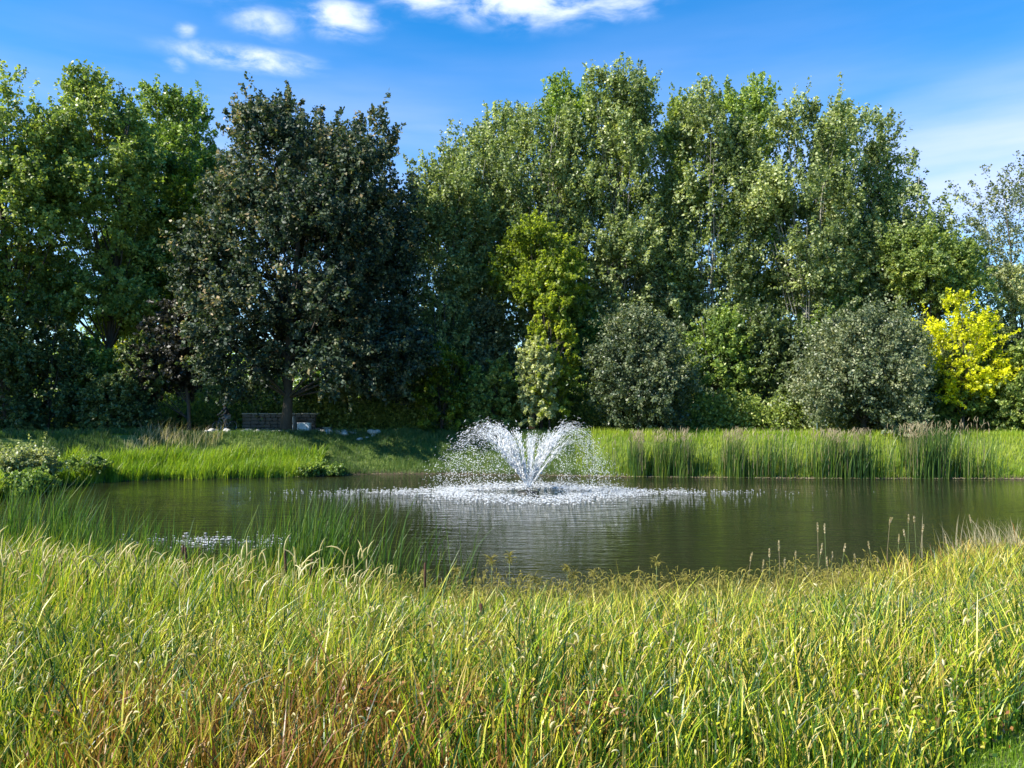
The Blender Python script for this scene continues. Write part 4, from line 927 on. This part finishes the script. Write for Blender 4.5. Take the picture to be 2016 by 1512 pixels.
mb = MB(); mb.tube([(-.34, 0, .9), (-.4, 0, 1.0)], .015, 6); mb.tube([(-.34, -.32, 1.03), (-.4, -.15, 1.01), (-.4, .15, 1.01), (-.34, .32, 1.03)], .012, 8); mb.build('handlebar', blackm, bike)
mb = MB(); mb.torus((.08, -.05, .3), .085, .008); mb.tube([(.08, -.07, .3), (-.03, -.09, .17)], .011, 6); mb.tube([(.08, .07, .3), (.19, .09, .43)], .011, 6)
mb.box((-.03, -.14, .165), (.09, .09, .02)); mb.box((.19, .14, .435), (.09, .09, .02)); mb.build('crankset', chrome, bike)
pr = empty('person', (X, d, g), 'person in white helmet and black top cycling along the path', 'person', rz=yaw)
skinm = flat('skin', (.5, .31, .22), .6, 0, 0, .05)
Vv = [(.2, 0, 1.02), (.14, 0, 1.18), (.06, 0, 1.34), (.0, 0, 1.47), (-.035, 0, 1.54), (-.06, 0, 1.60), (-.075, 0, 1.68), (-.07, 0, 1.75)]
Ee = [(i, i + 1) for i in range(7)]; Rr = [(.13, .16), (.115, .14), (.12, .16), (.09, .14), .055, (.072, .062), (.092, .076), (.06, .05)]
for s_ in (-1, 1):
    b0 = len(Vv)
    Vv += [(.01, s_ * .19, 1.45), (-.1, s_ * .25, 1.24), (-.24, s_ * .27, 1.11), (-.33, s_ * .27, 1.055)]; Rr += [.056, .043, .033, (.03, .038)]
    Ee += [(3, b0), (b0, b0 + 1), (b0 + 1, b0 + 2), (b0 + 2, b0 + 3)]
    for f in range(4):      # fingers closed over the grip
        fy = s_ * (.235 + f * .021); q = len(Vv); ln_ = (.9, 1.05, 1.0, .8)[f]
        Vv += [(-.365, fy, 1.062), (-.385 - .01 * ln_, fy, 1.035), (-.37, fy, 1.012)]; Rr += [.010, .009, .008]; Ee += [(b0 + 3, q), (q, q + 1), (q + 1, q + 2)]
    q = len(Vv); Vv += [(-.325, s_ * .235, 1.03), (-.345, s_ * .215, 1.008)]; Rr += [.011, .009]; Ee += [(b0 + 3, q), (q, q + 1)]
    b1 = len(Vv); ped = (-.03, s_ * .13, .21) if s_ < 0 else (.19, s_ * .13, .48)
    kn = (-.13, s_ * .13, .66) if s_ < 0 else (-.12, s_ * .14, .86)
    Vv += [(.19, s_ * .1, .97), kn, (ped[0] + .06, ped[1], ped[2] + .06), (ped[0] - .08, ped[1], ped[2] - .005)]; Rr += [.095, .062, .042, (.035, .028)]
    Ee += [(0, b1), (b1, b1 + 1), (b1 + 1, b1 + 2), (b1 + 2, b1 + 3)]
skin('body', Vv, Ee, Rr, skinm, pr)
skin('shirt', [(.19, 0, 1.04), (.14, 0, 1.18), (.06, 0, 1.34), (.005, 0, 1.48), (.01, -.19, 1.46), (-.06, -.23, 1.32), (.01, .19, 1.46), (-.06, .23, 1.32)],
     [(0, 1), (1, 2), (2, 3), (3, 4), (4, 5), (3, 6), (6, 7)], [(.15, .18), (.135, .165), (.14, .18), (.11, .15), .075, .062, .075, .062], flat('shirt_black', (.015, .015, .018), .9), pr)
skin('shorts', [(.21, 0, 1.02), (.18, -.1, .95), (-.03, -.125, .78), (.18, .1, .97), (.0, .13, .9)], [(0, 1), (1, 2), (0, 3), (3, 4)], [(.15, .17), .11, .088, .11, .088], flat('shorts_grey', (.2, .21, .23), .9), pr)
mb = MB(); mb.ball((-.055, 0, 1.765), (.145, .108, .095), 3); mb.tube([(.0, -.07, 1.72), (-.06, -.06, 1.6), (-.06, .06, 1.6), (0, .07, 1.72)], .006, 5); mb.build('helmet', flat('helmet_white', (.85, .85, .85), .3, 0, 0, .03), pr)
eyem = flat('eye_dark', (.03, .02, .02), .3)
for s_ in (-1, 1):
    mb = MB(); mb.ball((-.145, s_ * .03, 1.675), .011, 1); mb.build('eye', eyem, pr)
    mb = MB(); mb.ball((-.065, s_ * .08, 1.665), (.02, .01, .03), 2); mb.build('ear', skinm, pr)
mb = MB(); mb.tube([(-.155, 0, 1.675), (-.178, 0, 1.645), (-.158, 0, 1.637)], [.008, .013, .008], 6); mb.build('nose', skinm, pr)
for s_ in (-1, 1):
    ped = (-.03, s_ * .13, .21) if s_ < 0 else (.19, s_ * .13, .48)
    mb = MB(); mb.tube([(ped[0] + .1, ped[1], ped[2]), (ped[0] + .03, ped[1], ped[2] + .02), (ped[0] - .1, ped[1], ped[2] - .005), (ped[0] - .15, ped[1], ped[2] - .012)], [.035, .05, .042, .02], 10); mb.build('shoe', flat('shoe_white', (.6, .6, .6), .6) if 'shoe_white' not in bpy.data.materials else bpy.data.materials['shoe_white'], pr)
print('verts', sum(len(o.data.vertices) for o in bpy.data.objects if o.type == 'MESH'))
